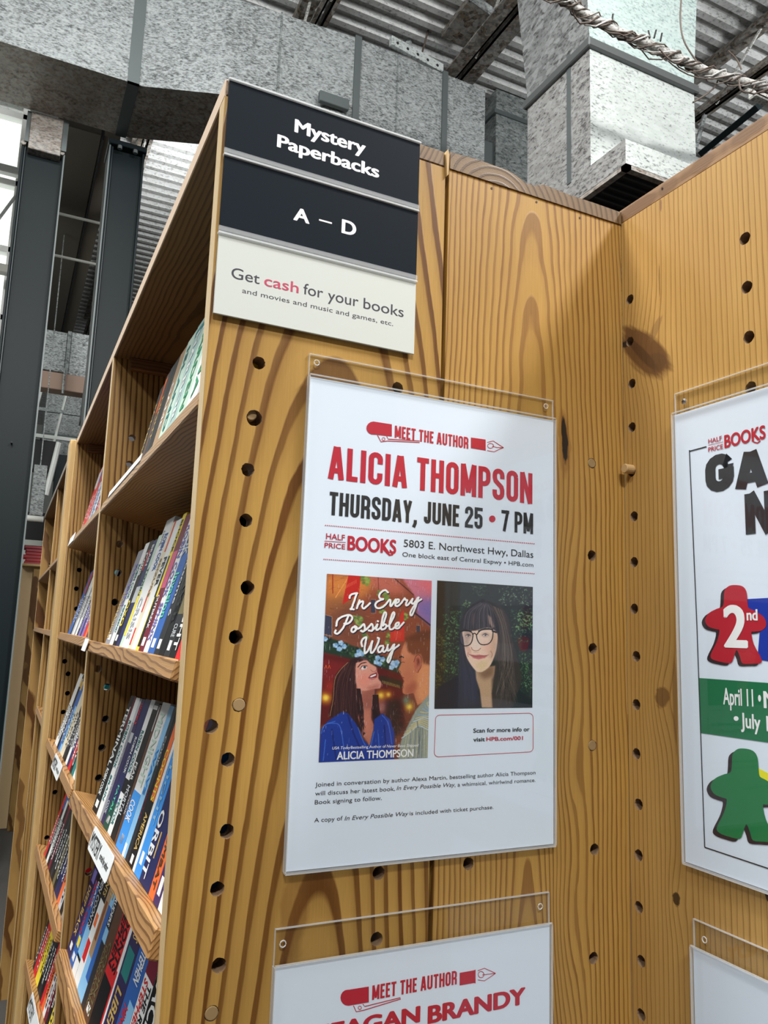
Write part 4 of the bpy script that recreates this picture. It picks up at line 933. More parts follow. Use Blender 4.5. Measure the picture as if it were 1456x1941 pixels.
def many(key, y0, y1, cols, where, group, hs=.166, seed=1, sb=.012, txt=True):
    rr = random.Random(seed); n = len(cols); ed = [y0 + (y1 - y0) * i / n for i in range(n + 1)]; sp = []
    nm = dict(palegreen='pale green', dkgreen='dark green', dkgrey='charcoal', paleteal='pale teal', bright='bright blue', sky='light blue', mint='mint green')
    for i, c in enumerate(cols):
        inv = 'white' if sum(C[c]) < .9 else 'black'; pa = []
        if rr.random() < .6: pa.append((.05, .05 + rr.uniform(.1, .35), .1, .9, rr.choice(['red', 'gold', 'white', 'blue', 'dkgrey'])))
        tx = [(rr.choice(['DEAD', 'NIGHT', 'THE CASE', 'SILENT', 'SHADOW', 'MURDER', 'COLD', 'STONE']), inv, .45, .45 + rr.uniform(.3, .48), .3, .75)] if txt else []
        sp.append((ed[i], ed[i + 1], hs + rr.uniform(-.006, .006), c, '%s paperback' % nm.get(c, c), tx, pa, dict(sb=sb)))
    fill(key, sp, where, group)
many('b1', 1.47, 1.04, ['red', 'red', 'red', 'red', 'silver', 'blue', 'white', 'navy', 'red', 'silver'], 'second-bay top shelf', 'paperbacks on the top shelf of the second bay', .19, 3)
many('b2', 1.46, .84, ['blue', 'blue', 'dkgrey', 'silver', 'white', 'grey', 'white', 'dkgrey', 'lilac', 'purple', 'lilac', 'red', 'orange', 'navy', 'white', 'teal', 'black'], 'second-bay second shelf', 'paperbacks on the second shelf of the second bay', .168, 4)
many('b3', 1.49, .84, ['white', 'white', 'black', 'blue', 'sky', 'cream', 'cream', 'dkgrey', 'black', 'white', 'navy', 'red', 'black', 'teal', 'white', 'gold', 'black'], 'second-bay third shelf', 'paperbacks on the third shelf of the second bay', .170, 5)
many('b4', 1.46, .84, ['red', 'black', 'white', 'black', 'maroon', 'black', 'dkgrey', 'black', 'olive', 'black', 'navy', 'indigo', 'orange', 'silver', 'black', 'grey', 'red'], 'second-bay fourth shelf', 'paperbacks on the fourth shelf of the second bay', .168, 6)
many('b5', 1.50, .84, ['dkgrey', 'red', 'red', 'yellow', 'yellow', 'black', 'dkgrey', 'black', 'red', 'orange', 'white', 'maroon', 'black', 'yellow', 'black', 'navy', 'white'], 'second-bay lowest shelf', 'paperbacks on the lowest shelf of the second bay', .166, 7)
many('c2', 2.20, 1.80, ['white', 'silver', 'white', 'cream', 'grey', 'white'], 'third-bay second shelf', 'pale paperbacks beyond the face trim', .19, 8, txt=False)

# far low bookcase with a bright end panel, red books lying on its top
fc = thing('bookcase', (.1, 6.5, 0), 'low distant bookcase with a pale end board at far left', 'bookcase')
b = MB(); b.box((-.035, 6.5, 0), (.055, 6.53, 2.08), bev=.002); b.build('end_board', simple('lit_pine', (.85, .62, .34), .6), fc)  # the strong light on this board is put into its pale tone
b = MB(); b.box((.056, 6.4, 0), (.42, 6.42, 2.06), bev=.002); b.build('side_board', M_DV[3], fc)
b = MB(); b.box((-.04, 6.38, 2.081), (.45, 7.5, 2.10), bev=.002); b.build('top_board', M_TRIM, fc)
b = MB(); b.box((-.035, 7.48, 0), (.4, 7.5, 2.08)); b.build('end_board', M_BACK, fc)
for k in range(6):
    t = thing('hardback_book', (.05, 6.7, 2.10 + k * .0255), 'red hardback lying %s in the stack on the distant bookcase' % ['at the bottom', 'second from the bottom', 'third from the bottom', 'third from the top', 'second from the top', 'on top'][k], 'book', 'red hardbacks stacked on the distant bookcase')
    z = 2.1008 + k * .0262; sh = .012 * math.sin(k * 2.3)
    b = MB(); b.box((-.02 + sh, 6.45, z), (.12 + sh, 6.66, z + .002)); b.box((-.02 + sh, 6.45, z + .0225), (.12 + sh, 6.66, z + .0245)); b.box((-.02 + sh, 6.45, z + .002), (-.017 + sh, 6.66, z + .0225)); b.build('cover', bookmat(C['red'] if k < 4 else C['maroon']), t)
    b = MB(); b.box((-.016 + sh, 6.453, z + .0021), (.117 + sh, 6.657, z + .0224)); b.build('page_block', simple('pink_pages', (.45, .10, .11), .8) if k == 0 else bpy.data.materials['pink_pages'], t)

# ---------------------------------------------------------------- printed pictures (flat print on the poster), painted here with numpy
class Paint:
    def __init__(s, w, h, col): s.w, s.h = w, h; s.a = np.zeros((h, w, 3), np.float32); s.a[:] = np.array(col, np.float32) / 255; s.k = 1.0
    def _blur(s, m, r):
        r = int(r)
        if r < 1: return m
        for ax in (0, 1):
            for _ in range(2):
                p = np.pad(m, [(r + 1, r) if i == ax else (0, 0) for i in range(2)], mode='edge'); c = np.cumsum(p, axis=ax, dtype=np.float64)
                n = m.shape[ax]; hi = np.take(c, np.arange(2 * r + 1, 2 * r + 1 + n), axis=ax); lo = np.take(c, np.arange(0, n), axis=ax); m = ((hi - lo) / (2 * r + 1)).astype(np.float32)
        return m
    def comp(s, m, x0, y0, col, al):
        h, w = m.shape; c = np.array(col, np.float32) / 255
        r = s.a[y0:y0 + h, x0:x0 + w]; mm = (m * al)[..., None]; r *= (1 - mm); r += mm * c
    def poly(s, pts, col, al=1.0, blur=1, smooth=False):
        P = np.array(pts, float) * s.k
        if smooth: P = np.array(catmull(P, 6, True))
        pad = int(blur * 3 + 2)
        x0 = max(int(P[:, 0].min()) - pad, 0); x1 = min(int(P[:, 0].max()) + pad + 1, s.w); y0 = max(int(P[:, 1].min()) - pad, 0); y1 = min(int(P[:, 1].max()) + pad + 1, s.h)
        if x1 <= x0 or y1 <= y0: return
        X, Y = np.meshgrid(np.arange(x0, x1) + .5, np.arange(y0, y1) + .5); ins = np.zeros(X.shape, bool)
        for i in range(len(P)):
            (ax, ay), (bx, by) = P[i], P[(i + 1) % len(P)]
            if ay == by: continue
            ins ^= ((ay > Y) != (by > Y)) & (X < (bx - ax) * (Y - ay) / (by - ay) + ax)
        s.comp(s._blur(ins.astype(np.float32), blur), x0, y0, col, al)
    def line(s, pts, wd, col, al=1.0, smooth=True, soft=.8, taper=False):
        P = np.array(pts, float) * s.k; wd = wd * s.k
        if smooth and len(P) > 2: P = np.array(catmull(P, 6))
        pad = int(wd + 3)
        n = len(P) - 1
        x0 = max(int(P[:, 0].min()) - pad, 0); x1 = min(int(P[:, 0].max()) + pad + 1, s.w); y0 = max(int(P[:, 1].min()) - pad, 0); y1 = min(int(P[:, 1].max()) + pad + 1, s.h)
        if x1 <= x0 or y1 <= y0: return
        M = np.zeros((y1 - y0, x1 - x0), np.float32)
        for i in range(n):
            a, b = P[i], P[i + 1]
            q0 = max(int(min(a[0], b[0])) - pad, x0); q1 = min(int(max(a[0], b[0])) + pad + 1, x1); r0 = max(int(min(a[1], b[1])) - pad, y0); r1 = min(int(max(a[1], b[1])) + pad + 1, y1)
            if q1 <= q0 or r1 <= r0: continue
            X, Y = np.meshgrid(np.arange(q0, q1) + .5, np.arange(r0, r1) + .5)
            d = b - a; L = (d * d).sum() + 1e-9; t = np.clip(((X - a[0]) * d[0] + (Y - a[1]) * d[1]) / L, 0, 1)
            D = np.hypot(X - a[0] - t * d[0], Y - a[1] - t * d[1]); w2 = wd / 2 * ((1 - .8 * (i / n)) if taper else 1)
            v = np.clip((w2 - D) / soft + .5, 0, 1); sub = M[r0 - y0:r1 - y0, q0 - x0:q1 - x0]; np.maximum(sub, v, out=sub)
        s.comp(M, x0, y0, col, al)
    def ell(s, cx, cy, rx, ry, col, al=1.0, blur=1, ang=0):
        t = np.linspace(0, 2 * math.pi, 24, endpoint=False); c, n = math.cos(ang), math.sin(ang)
        s.poly([(cx + rx * math.cos(q) * c - ry * math.sin(q) * n, cy + rx * math.cos(q) * n + ry * math.sin(q) * c) for q in t], col, al, blur)
    def grain(s, amt, seed, sx=1):
        r = np.random.RandomState(seed); g = r.normal(0, amt, (s.h, s.w)).astype(np.float32); g = s._blur(g, sx) * (sx + 1); s.a *= (1 + g[..., None])
    def image(s, name, quad):
        Q = np.array(quad) * s.k; ow = int(np.hypot(*(Q[1] - Q[0]))); oh = int(np.hypot(*(Q[3] - Q[0])))
        U, V = np.meshgrid((np.arange(ow) + .5) / ow, (np.arange(oh) + .5) / oh); U = U[..., None]; V = V[..., None]
        XY = (Q[0] * (1 - U) + Q[1] * U) * (1 - V) + (Q[3] * (1 - U) + Q[2] * U) * V
        xi = np.clip(XY[..., 0].astype(int), 0, s.w - 1); yi = np.clip(XY[..., 1].astype(int), 0, s.h - 1)
        o = np.clip(s.a[yi, xi], 0, 1)[::-1]; im = bpy.data.images.new(name, ow, oh)
        px = np.ones((oh, ow, 4), np.float32); px[..., :3] = o; im.pixels.foreach_set(px.ravel()); im.update(); im.pack(); return im

def cover_art():
    p = Paint(604, 971, (120, 62, 48)); p.k = .5; R = random.Random(3)
    # street and sky
    p.poly([(700, 30), (1207, 60), (1207, 640), (930, 420), (760, 140)], (206, 120, 140), blur=14)
    p.poly([(900, 330), (1207, 250), (1207, 660), (1000, 470)], (132, 110, 176), blur=26); p.poly([(960, 50), (1207, 80), (1207, 300), (1080, 220)], (232, 110, 120), .8, blur=24)
    p.poly([(50, 30), (800, 40), (960, 260), (990, 460), (1140, 590), (1130, 960), (40, 760)], (142, 72, 52), blur=5)
    p.poly([(60, 30), (560, 40), (520, 220), (100, 480), (60, 480)], (214, 132, 62), .95, blur=26); p.poly([(430, 40), (760, 60), (900, 230), (640, 250)], (198, 108, 92), .9, blur=18)
    p.poly([(60, 300), (330, 260), (500, 500), (420, 760), (60, 700)], (110, 70, 54), .6, blur=26)
    for i in range(320):
        x, y = R.uniform(90, 980), R.uniform(50, 860); p.line([(x, y), (x + R.uniform(14, 46), y + R.uniform(-10, 14))], R.uniform(2, 5), R.choice([(172, 96, 60), (96, 52, 40), (206, 140, 88), (120, 60, 48)]), .45, False)
    p.line([(740, 70), (950, 250)], 12, (90, 40, 46), .9, False); p.line([(960, 430), (1150, 575)], 16, (52, 38, 58), .95, False); p.line([(150, 40), (152, 240)], 10, (150, 44, 30), .9, False)
    p.line([(178, 284), (308, 60)], 10, (236, 150, 80), .9, False); p.line([(590, 70), (600, 330)], 8, (110, 50, 40), .7, False)
    for q in ([(80, 460), (145, 480), (145, 680), (75, 660)], [(520, 300), (566, 300), (566, 440), (520, 440)], [(985, 560), (1022, 560), (1022, 650), (985, 640)]):
        p.poly(q, (60, 62, 84)); p.line(q, 5, (196, 150, 110), .8, False)
    # leaves and banners
    for (cx, cy, r) in ((470, 120, 42), (440, 80, 30), (680, 260, 42), (640, 400, 34), (410, 520, 44), (450, 640, 34), (870, 470, 30), (360, 500, 26), (700, 660, 26), (730, 340, 28), (600, 230, 22), (690, 730, 26), (480, 690, 24)):
        for i in range(9): p.ell(cx + R.uniform(-r, r) * .7, cy + R.uniform(-r, r), r * .5, r * .36, R.choice([(118, 150, 66), (150, 176, 84), (88, 122, 60)]), .85, 2)
    p.poly([(300, 52), (418, 62), (402, 240), (246, 356), (252, 300)], (196, 40, 34), blur=1); p.poly([(820, 440), (850, 400), (862, 720), (716, 728), (716, 610), (790, 560)], (206, 52, 44), blur=1)
    for i in range(7): p.line([(276 + i * 16, 190 - i * 9), (290 + i * 14, 150 - i * 8)], 4, (240, 130, 90), .8, False); p.line([(752 + i * 11, 690), (758 + i * 11, 630)], 3, (240, 120, 90), .6, False)
    # flower garland and dark shop front
    p.poly([(50, 670), (200, 720), (420, 800), (700, 900), (830, 930), (830, 1060), (560, 990), (380, 930), (60, 840)], (34, 58, 44), blur=4)
    for i in range(140): q = R.random(); p.ell(60 + q * 770, 730 + q * 250 + R.uniform(-50, 50), 14, 10, R.choice([(50, 84, 54), (30, 44, 40), (74, 104, 66), (24, 34, 40)]), .9, 1, R.uniform(0, 3))
    p.poly([(40, 840), (400, 920), (860, 1060), (860, 1560), (30, 1560)], (96, 24, 26), blur=6); p.poly([(40, 900), (300, 960), (300, 1120), (40, 1120)], (130, 32, 34), .8, blur=10)
    p.poly([(600, 1060), (840, 1120), (850, 1190), (620, 1140)], (58, 40, 30), blur=2)
    for i in range(12): p.line([(640 + i * 15, 1118 + i * 4), (648 + i * 15, 1146 + i * 4)], 5, (196, 170, 90), .8, False)
    for s_, x in (('A', 80), ('R', 112)): p.line([(x, 1000), (x + 10, 968), (x + 20, 1000)], 5, (230, 110, 50), .9, False)
    for (cx, cy, r, c) in ((90, 1290, 60, (240, 170, 40)), (625, 1265, 52, (246, 180, 40)), (700, 1255, 38, (240, 150, 40)), (915, 1372, 46, (250, 200, 60)), (560, 1340, 60, (190, 80, 40)), (880, 1310, 44, (110, 130, 110)), (130, 1180, 70, (150, 40, 30)), (640, 1380, 70, (170, 110, 100))):
        p.ell(cx, cy, r, r * 1.05, c, .7, 12); p.ell(cx, cy, r * .45, r * .5, (255, 224, 90) if c[0] > 230 else c, .9, 5)
    p.poly([(680, 1320), (820, 1300), (860, 1600), (760, 1680), (660, 1560)], (34, 26, 34), .85, blur=14)
    for i in range(50): p.line([(R.uniform(640, 1000), R.uniform(1380, 1700))] * 1 + [(R.uniform(640, 1000), R.uniform(1380, 1700))], 5, R.choice([(120, 40, 30), (30, 24, 34), (150, 130, 120)]), .25, False)
    for (cx, cy) in ((80, 706), (180, 770), (230, 745), (262, 780), (215, 805), (405, 830), (430, 855), (388, 868), (590, 890), (640, 905), (575, 935), (610, 950), (740, 940), (785, 935), (730, 985), (770, 965)):
        for i in range(5): p.ell(cx + 15 * math.cos(i * 1.256), cy + 14 * math.sin(i * 1.256), 14, 13, R.choice([(150, 192, 232), (188, 216, 244), (120, 166, 216)]), .95, 1)
    # man
    skin = (206, 128, 92)
    p.poly([(870, 720), (1000, 690), (1130, 640), (1130, 1280), (1000, 1360), (960, 1240), (880, 1256), (845, 1240), (840, 1180), (858, 1120), (832, 1070), (822, 1052), (795, 1010), (826, 945), (830, 880), (822, 850), (836, 800)], skin, blur=2)
    p.poly([(1000, 1010), (1130, 900), (1130, 1270), (1040, 1340), (985, 1230)], (226, 152, 104), .9, blur=10); p.poly([(840, 800), (900, 720), (960, 760), (900, 900), (850, 900)], (226, 146, 112), .7, blur=10)
    p.poly([(860, 690), (960, 640), (1060, 610), (1132, 620), (1132, 960), (1060, 940), (1030, 850), (960, 860), (900, 830), (880, 760)], (118, 62, 40), .95, blur=5)
    p.poly([(880, 700), (1000, 640), (1130, 600), (1130, 700), (960, 720)], (94, 46, 36), .6, blur=8)
    p.poly([(960, 900), (985, 860), (1020, 862), (1036, 910), (1030, 990), (990, 1040), (966, 990)], (196, 108, 84), blur=2, smooth=True); p.poly([(985, 900), (1010, 890), (1020, 930), (1000, 990)], (110, 46, 40), .85, blur=4)
    p.line([(958, 930), (975, 880), (1005, 858), (1034, 890), (1034, 970), (1000, 1036)], 5, (70, 30, 30), .8)
    p.poly([(870, 1180), (960, 1110), (1000, 1160), (960, 1250), (880, 1256)], (168, 84, 68), .7, blur=10); p.poly([(850, 1060), (900, 960), (950, 1080), (880, 1160)], (196, 108, 88), .5, blur=10)
    p.line([(812, 884), (830, 876), (848, 884)], 14, (34, 20, 24), .95); p.line([(822, 940), (846, 930), (862, 934)], 5, (60, 28, 28), .9); p.line([(800, 1006), (824, 1030), (830, 1046)], 5, (110, 50, 46), .8); p.line([(828, 1078), (846, 1086), (858, 1090)], 7, (120, 50, 52), .9)
    p.line([(838, 1140), (850, 1180), (838, 1200), (846, 1240), (880, 1258), (950, 1244)], 5, (100, 44, 40), .7)
    p.poly([(828, 1720), (900, 1560), (985, 1400), (1120, 1250), (1130, 1930), (800, 1930)], (150, 160, 150), blur=2)
    for i in range(13):
        p.line([(840 + i * 24, 1680 - i * 32), (930 + i * 16, 1620 - i * 24), (1010 + i * 11, 1560 - i * 16), (1120, 1600 - i * 22)], 11, R.choice([(196, 214, 226), (208, 196, 150), (146, 176, 206)]), .85)
    p.line([(1000, 1520), (1020, 1700), (1000, 1900)], 12, (96, 110, 124), .7)
    for i in range(10): p.line([(850 + i * 28, 1900), (870 + i * 26, 1760), (900 + i * 22, 1600 - i * 3)], 6, R.choice([(90, 100, 110), (206, 196, 140), (170, 180, 176)]), .7)
    # woman
    hair = (52, 26, 30)
    p.poly([(300, 940), (350, 898), (430, 885), (480, 900), (500, 960), (420, 1040), (420, 1100), (385, 1180), (400, 1300), (440, 1420), (470, 1640), (380, 1560), (300, 1460), (130, 1480), (150, 1300), (170, 1100), (220, 1010)], hair, blur=2, smooth=True)
    p.poly([(545, 1230), (590, 1180), (560, 1300), (560, 1400), (620, 1480), (650, 1660), (590, 1620), (530, 1500), (520, 1380)], hair, blur=2)
    p.poly([(380, 1170), (420, 1220), (560, 1200), (560, 1300), (530, 1400), (530, 1500), (560, 1560), (545, 1700), (516, 1752), (450, 1660), (400, 1480), (420, 1400), (385, 1290)], (184, 112, 94), blur=2)
    p.poly([(480, 1200), (590, 1180), (560, 1340), (480, 1460), (420, 1300)], (150, 84, 74), .6, blur=12); p.poly([(425, 1400), (520, 1400), (540, 1600), (510, 1720), (440, 1560)], (216, 136, 112), .6, blur=10)
    p.poly([(370, 960), (420, 930), (480, 915), (520, 950), (578, 984), (585, 1030), (598, 1060), (600, 1100), (628, 1140), (618, 1190), (560, 1200), (460, 1220), (395, 1200), (372, 1100)], (224, 156, 138), blur=2, smooth=True)
    p.poly([(390, 1080), (480, 1040), (520, 1140), (440, 1200)], (232, 140, 122), .7, blur=12); p.poly([(470, 1190), (600, 1150), (620, 1180), (520, 1210)], (176, 96, 86), .6, blur=6)
    p.line([(396, 985), (430, 948), (476, 938)], 9, (46, 24, 26), .95); p.poly([(420, 1000), (450, 970), (484, 980), (480, 1002), (440, 1010)], (236, 226, 226)); p.ell(462, 986, 13, 13, (50, 60, 74)); p.line([(416, 1004), (440, 974), (486, 972)], 6, (30, 16, 20))
    p.line([(520, 1010), (545, 1030), (572, 1022), (580, 990)], 5, (150, 80, 74), .8); p.poly([(498, 1090), (520, 1060), (578, 1036), (588, 1060), (580, 1085), (530, 1098)], (126, 34, 48)); p.poly([(508, 1084), (530, 1066), (574, 1050), (576, 1066), (530, 1086)], (250, 246, 244)); p.line([(500, 1094), (540, 1108), (588, 1080)], 6, (196, 78, 92), .9)
    p.ell(455, 900, 42, 12, (130, 100, 104), .5, 4, .2)
    for i in range(60):
        x = R.uniform(190, 372); p.line([(x * .5 + 190, 930 + R.uniform(0, 60)), (x, 1150), (x - 20 + R.uniform(-30, 60), 1460 + R.uniform(0, 120))], 3, R.choice([(96, 56, 56), (30, 14, 20), (78, 40, 44), (120, 74, 60)]), .5)
    for i in range(18): p.line([(385 + i * 2, 1200), (400 + i * 3, 1400), (440 + R.uniform(-30, 30), 1620 + R.uniform(-60, 20))], 5, (36, 18, 24), .8); p.line([(545 + i * 3, 1260), (545 + i * 4, 1420), (580 + i * 4, 1600 + R.uniform(-40, 40))], 5, (36, 18, 24), .8)
    p.line([(300, 940), (230, 1010), (176, 1110), (160, 1300), (130, 1470)], 6, (206, 150, 90), .7)
    p.poly([(30, 1930), (44, 1600), (110, 1520), (240, 1430), (300, 1440), (380, 1540), (450, 1690), (516, 1760), (552, 1600), (560, 1500), (640, 1440), (720, 1500), (766, 1640), (764, 1900), (760, 1930)], (28, 58, 152), blur=2)
    for L in ([(110, 1540), (220, 1560), (260, 1750), (280, 1900)], [(50, 1640), (80, 1560), (180, 1520)], [(400, 1580), (460, 1730), (516, 1780), (560, 1620)], [(640, 1460), (700, 1540), (740, 1740)], [(90, 1700), (70, 1900)], [(600, 1640), (620, 1880)]):
        p.line(L, 10, (70, 120, 220), .7)
    for L in ([(300, 1460), (360, 1640), (460, 1860)], [(150, 1600), (190, 1880)], [(660, 1560), (690, 1880)]): p.line(L, 16, (14, 28, 96), .6)
    p.poly([(440, 1580), (452, 1660), (476, 1636), (400, 1580)], hair)
    for i in range(260):
        x, y = R.uniform(60, 1130), R.uniform(80, 1850); p.line([(x, y), (x - 2, y + R.uniform(12, 46))], R.uniform(2.5, 4), (226, 226, 236), R.uniform(.25, .7), False)
    # script title, drawn stroke by stroke
    ST = [[(312, 288), (318, 262), (345, 245), (385, 238)], [(378, 246), (362, 300), (346, 350), (328, 404)], [(322, 400), (352, 404)],
          [(408, 310), (394, 350), (382, 392)], [(388, 368), (412, 332), (438, 320), (442, 340), (434, 372), (448, 394), (480, 370), (510, 338)],
          [(688, 226), (662, 204), (628, 218), (604, 250), (606, 286), (640, 296)], [(640, 296), (590, 318), (562, 352), (578, 386), (622, 384), (666, 350), (700, 305), (714, 310), (713, 358), (724, 364), (750, 322), (766, 298)],
          [(765, 340), (796, 322), (800, 300), (780, 300), (765, 330), (766, 360), (790, 364), (822, 335), (852, 294), (860, 286), (870, 302), (886, 306), (871, 344), (882, 358), (912, 330), (940, 290), (930, 326), (946, 340), (975, 310), (992, 280)],
          [(1002, 276), (982, 340), (960, 400), (936, 454), (918, 454), (921, 424), (950, 370), (990, 322), (1030, 294)],
          [(300, 470), (275, 540), (245, 600), (202, 650), (174, 642), (180, 618)], [(186, 572), (200, 512), (250, 476), (310, 462), (338, 486), (320, 530), (276, 555), (262, 550)],
          [(368, 575), (340, 592), (330, 620), (346, 634), (372, 614), (380, 586), (362, 574), (376, 600), (412, 590), (450, 554), (462, 600), (446, 628), (424, 620)], [(446, 628), (490, 592), (528, 550), (542, 594), (528, 620), (500, 616)],
          [(528, 620), (560, 590), (586, 554), (573, 594), (582, 611), (612, 590)], [(588, 520), (591, 523)], [(612, 590), (645, 540), (668, 470), (670, 436), (650, 440), (630, 520), (622, 592), (636, 605), (666, 590), (673, 562), (655, 552), (642, 566)],
          [(673, 575), (702, 560), (736, 500), (756, 450), (745, 430), (725, 470), (706, 550), (711, 600), (736, 600), (762, 578), (796, 560), (801, 536), (782, 536), (765, 562), (769, 590), (796, 590), (826, 560), (850, 532)],
          [(436, 776), (428, 732), (450, 696), (476, 688), (468, 742), (460, 800), (464, 846), (492, 820), (520, 762), (536, 724), (524, 782), (522, 838), (546, 830), (580, 770), (602, 704), (590, 690)],
          [(642, 770), (612, 775), (592, 806), (601, 834), (626, 824), (647, 784), (641, 820), (656, 830), (690, 796)], [(692, 760), (682, 800), (696, 818), (722, 800), (748, 758)], [(756, 756), (740, 820), (716, 900), (700, 934), (688, 920), (700, 880), (742, 812), (804, 760)]]
    for L in ST: p.line([(x + 6, y + 10) for x, y in L], 22, (38, 24, 50), .85)
    for L in ST: p.line(L, 20, (252, 252, 252))
    p.grain(.03, 1)
    return p.image('cover_print', [(97, 42), (1140, 103), (1112, 1868), (27, 1918)])

def portrait_art():
    p = Paint(728, 902, (34, 40, 42)); p.k = .5; R = random.Random(8)
    p.poly([(270, 90), (1340, 140), (1340, 400), (270, 410)], (50, 56, 58), blur=4); p.poly([(90, 70), (190, 75), (180, 1760), (60, 1760)], (44, 36, 28), blur=6)
    p.poly([(190, 80), (270, 84), (250, 600), (190, 600)], (58, 64, 68), .8, blur=6)
    p.poly([(1140, 840), (1250, 820), (1300, 860), (1270, 990), (1180, 1000)], (86, 24, 22), blur=4, smooth=True); p.poly([(1190, 440), (1300, 420), (1340, 600), (1200, 760)], (60, 24, 22), .8, blur=12)
    def leaves(x0, y0, x1, y1, n, cols, r=(8, 20)):
        for i in range(n):
            q = R.uniform(*r); p.ell(R.uniform(x0, x1), R.uniform(y0, y1), q, q * .36, R.choice(cols), R.uniform(.6, 1), 1, R.uniform(0, 3.14))
    dk = [(30, 52, 42), (44, 74, 54), (22, 34, 40)]; md = [(66, 112, 66), (90, 140, 84), (54, 92, 70)]; lt = [(130, 176, 96), (150, 196, 130), (110, 160, 120)]
    leaves(170, 420, 440, 1500, 420, dk + md[:1]); leaves(180, 480, 400, 1300, 170, md); leaves(200, 540, 340, 1200, 50, lt, (6, 14)); leaves(80, 700, 200, 1500, 160, [(84, 86, 40), (60, 56, 30), (110, 112, 50)])
    leaves(1040, 440, 1345, 900, 190, dk + md); leaves(1120, 500, 1340, 740, 60, lt, (10, 22)); leaves(1150, 1000, 1350, 1560, 190, dk + md); leaves(1180, 1100, 1345, 1460, 40, lt[1:], (6, 14))
    leaves(880, 150, 1330, 400, 90, [(120, 150, 130), (150, 176, 150), (86, 110, 92)], (8, 18)); leaves(500, 140, 720, 280, 50, [(70, 92, 80), (96, 120, 104)], (6, 14)); leaves(410, 340, 520, 430, 20, lt, (6, 14))
    # shoulders
    p.poly([(60, 1760), (110, 1480), (330, 1340), (560, 1380), (640, 1760)], (20, 26, 44), blur=4); p.poly([(780, 1760), (820, 1400), (1080, 1440), (1240, 1560), (1340, 1640), (1350, 1760)], (26, 28, 36), blur=4)
    # back hair
    p.poly([(680, 352), (820, 370), (940, 460), (1020, 600), (1050, 800), (1110, 1000), (1180, 1240), (1190, 1440), (1110, 1620), (1060, 1745), (800, 1745), (820, 1300), (870, 900), (860, 760), (700, 560)], (58, 48, 48), blur=3, smooth=True)
    p.poly([(690, 352), (540, 390), (430, 500), (380, 660), (372, 860), (370, 1200), (350, 1600), (380, 1745), (640, 1745), (600, 1400), (470, 1100), (420, 900)], (34, 28, 40), blur=3, smooth=True)
    p.poly([(400, 1100), (560, 1240), (600, 1420), (590, 1700), (440, 1600)], (26, 32, 74), .7, blur=16)
    # neck, face
    p.poly([(580, 1250), (840, 1200), (820, 1420), (800, 1560), (815, 1745), (668, 1745), (640, 1520), (590, 1370)], (196, 160, 128), blur=3); p.poly([(600, 1260), (830, 1190), (820, 1330), (690, 1380)], (120, 86, 66), .8, blur=14); p.poly([(800, 1380), (850, 1300), (850, 1745), (812, 1745)], (60, 46, 44), .8, blur=8)
    p.poly([(420, 640), (640, 560), (830, 600), (866, 720), (868, 860), (850, 1000), (820, 1100), (780, 1190), (720, 1250), (650, 1286), (590, 1270), (530, 1200), (480, 1120), (445, 1020), (425, 900), (410, 780)], (242, 208, 186), blur=2, smooth=True)
    p.poly([(430, 700), (520, 720), (500, 900), (460, 1000), (430, 900)], (150, 116, 106), .6, blur=12); p.poly([(780, 780), (866, 760), (862, 960), (800, 1140), (740, 1080)], (196, 150, 120), .6, blur=16); p.poly([(560, 1170), (760, 1120), (730, 1230), (640, 1280)], (226, 200, 150), .7, blur=14)
    p.poly([(660, 880), (760, 900), (780, 1000), (700, 1010)], (236, 176, 160), .6, blur=14); p.poly([(470, 960), (520, 980), (520, 1060), (480, 1060)], (216, 150, 136), .6, blur=8)
    p.poly([(560, 810), (600, 810), (640, 920), (650, 970), (600, 995), (540, 985), (522, 960), (540, 880)], (240, 218, 204), .9, blur=4); p.line([(528, 960), (540, 990), (580, 1008), (620, 998), (648, 970)], 8, (140, 84, 74), .8)
    p.line([(560, 1024), (590, 1030), (620, 1024)], 6, (190, 140, 124), .7)
    p.poly([(500, 1056), (580, 1062), (625, 1058), (740, 1070), (700, 1100), (620, 1118), (560, 1104)], (196, 108, 106), blur=2); p.line([(494, 1052), (570, 1078), (630, 1076), (700, 1070), (750, 1060)], 6, (128, 56, 62), .95); p.line([(545, 1096), (620, 1110), (690, 1096)], 7, (226, 146, 142), .8)
    p.line([(780, 1010), (800, 1050), (790, 1090)], 8, (150, 100, 84), .7); p.line([(488, 1030), (480, 1060), (490, 1085)], 8, (150, 100, 90), .6)
    for (cx, cy, rx) in ((484, 806, 30), (706, 796, 36)):
        p.ell(cx, cy - 2, rx + 16, 30, (164, 122, 108), .7, 6); p.ell(cx, cy + 2, rx, 15, (226, 216, 212)); p.ell(cx + 2, cy, 15, 15, (56, 42, 38)); p.ell(cx - 3, cy - 4, 4, 4, (230, 230, 230)); p.line([(cx - rx, cy + 2), (cx, cy - 18), (cx + rx, cy + 2)], 8, (40, 26, 26))
    # fringe
    p.poly([(690, 352), (560, 390), (450, 500), (390, 640), (380, 760), (440, 740), (560, 740), (660, 716), (740, 700), (800, 716), (860, 770), (900, 900), (960, 800), (960, 600), (900, 460), (800, 370)], (40, 34, 42), blur=3, smooth=True)
    p.poly([(728, 520), (780, 560), (826, 690), (800, 706), (752, 640)], (196, 160, 138), .85, blur=4); p.poly([(540, 520), (566, 500), (560, 640), (540, 690), (530, 640)], (140, 108, 98), .5, blur=6)
    for i in range(90):
        x = R.uniform(400, 840); p.line([(690 + (x - 620) * .25, 362 + R.uniform(0, 40)), (x * .8 + 130, 500), (x, 715 + R.uniform(-10, 20))], 3.5, R.choice([(104, 98, 110), (24, 18, 26), (72, 64, 76), (140, 134, 146)]), .5)
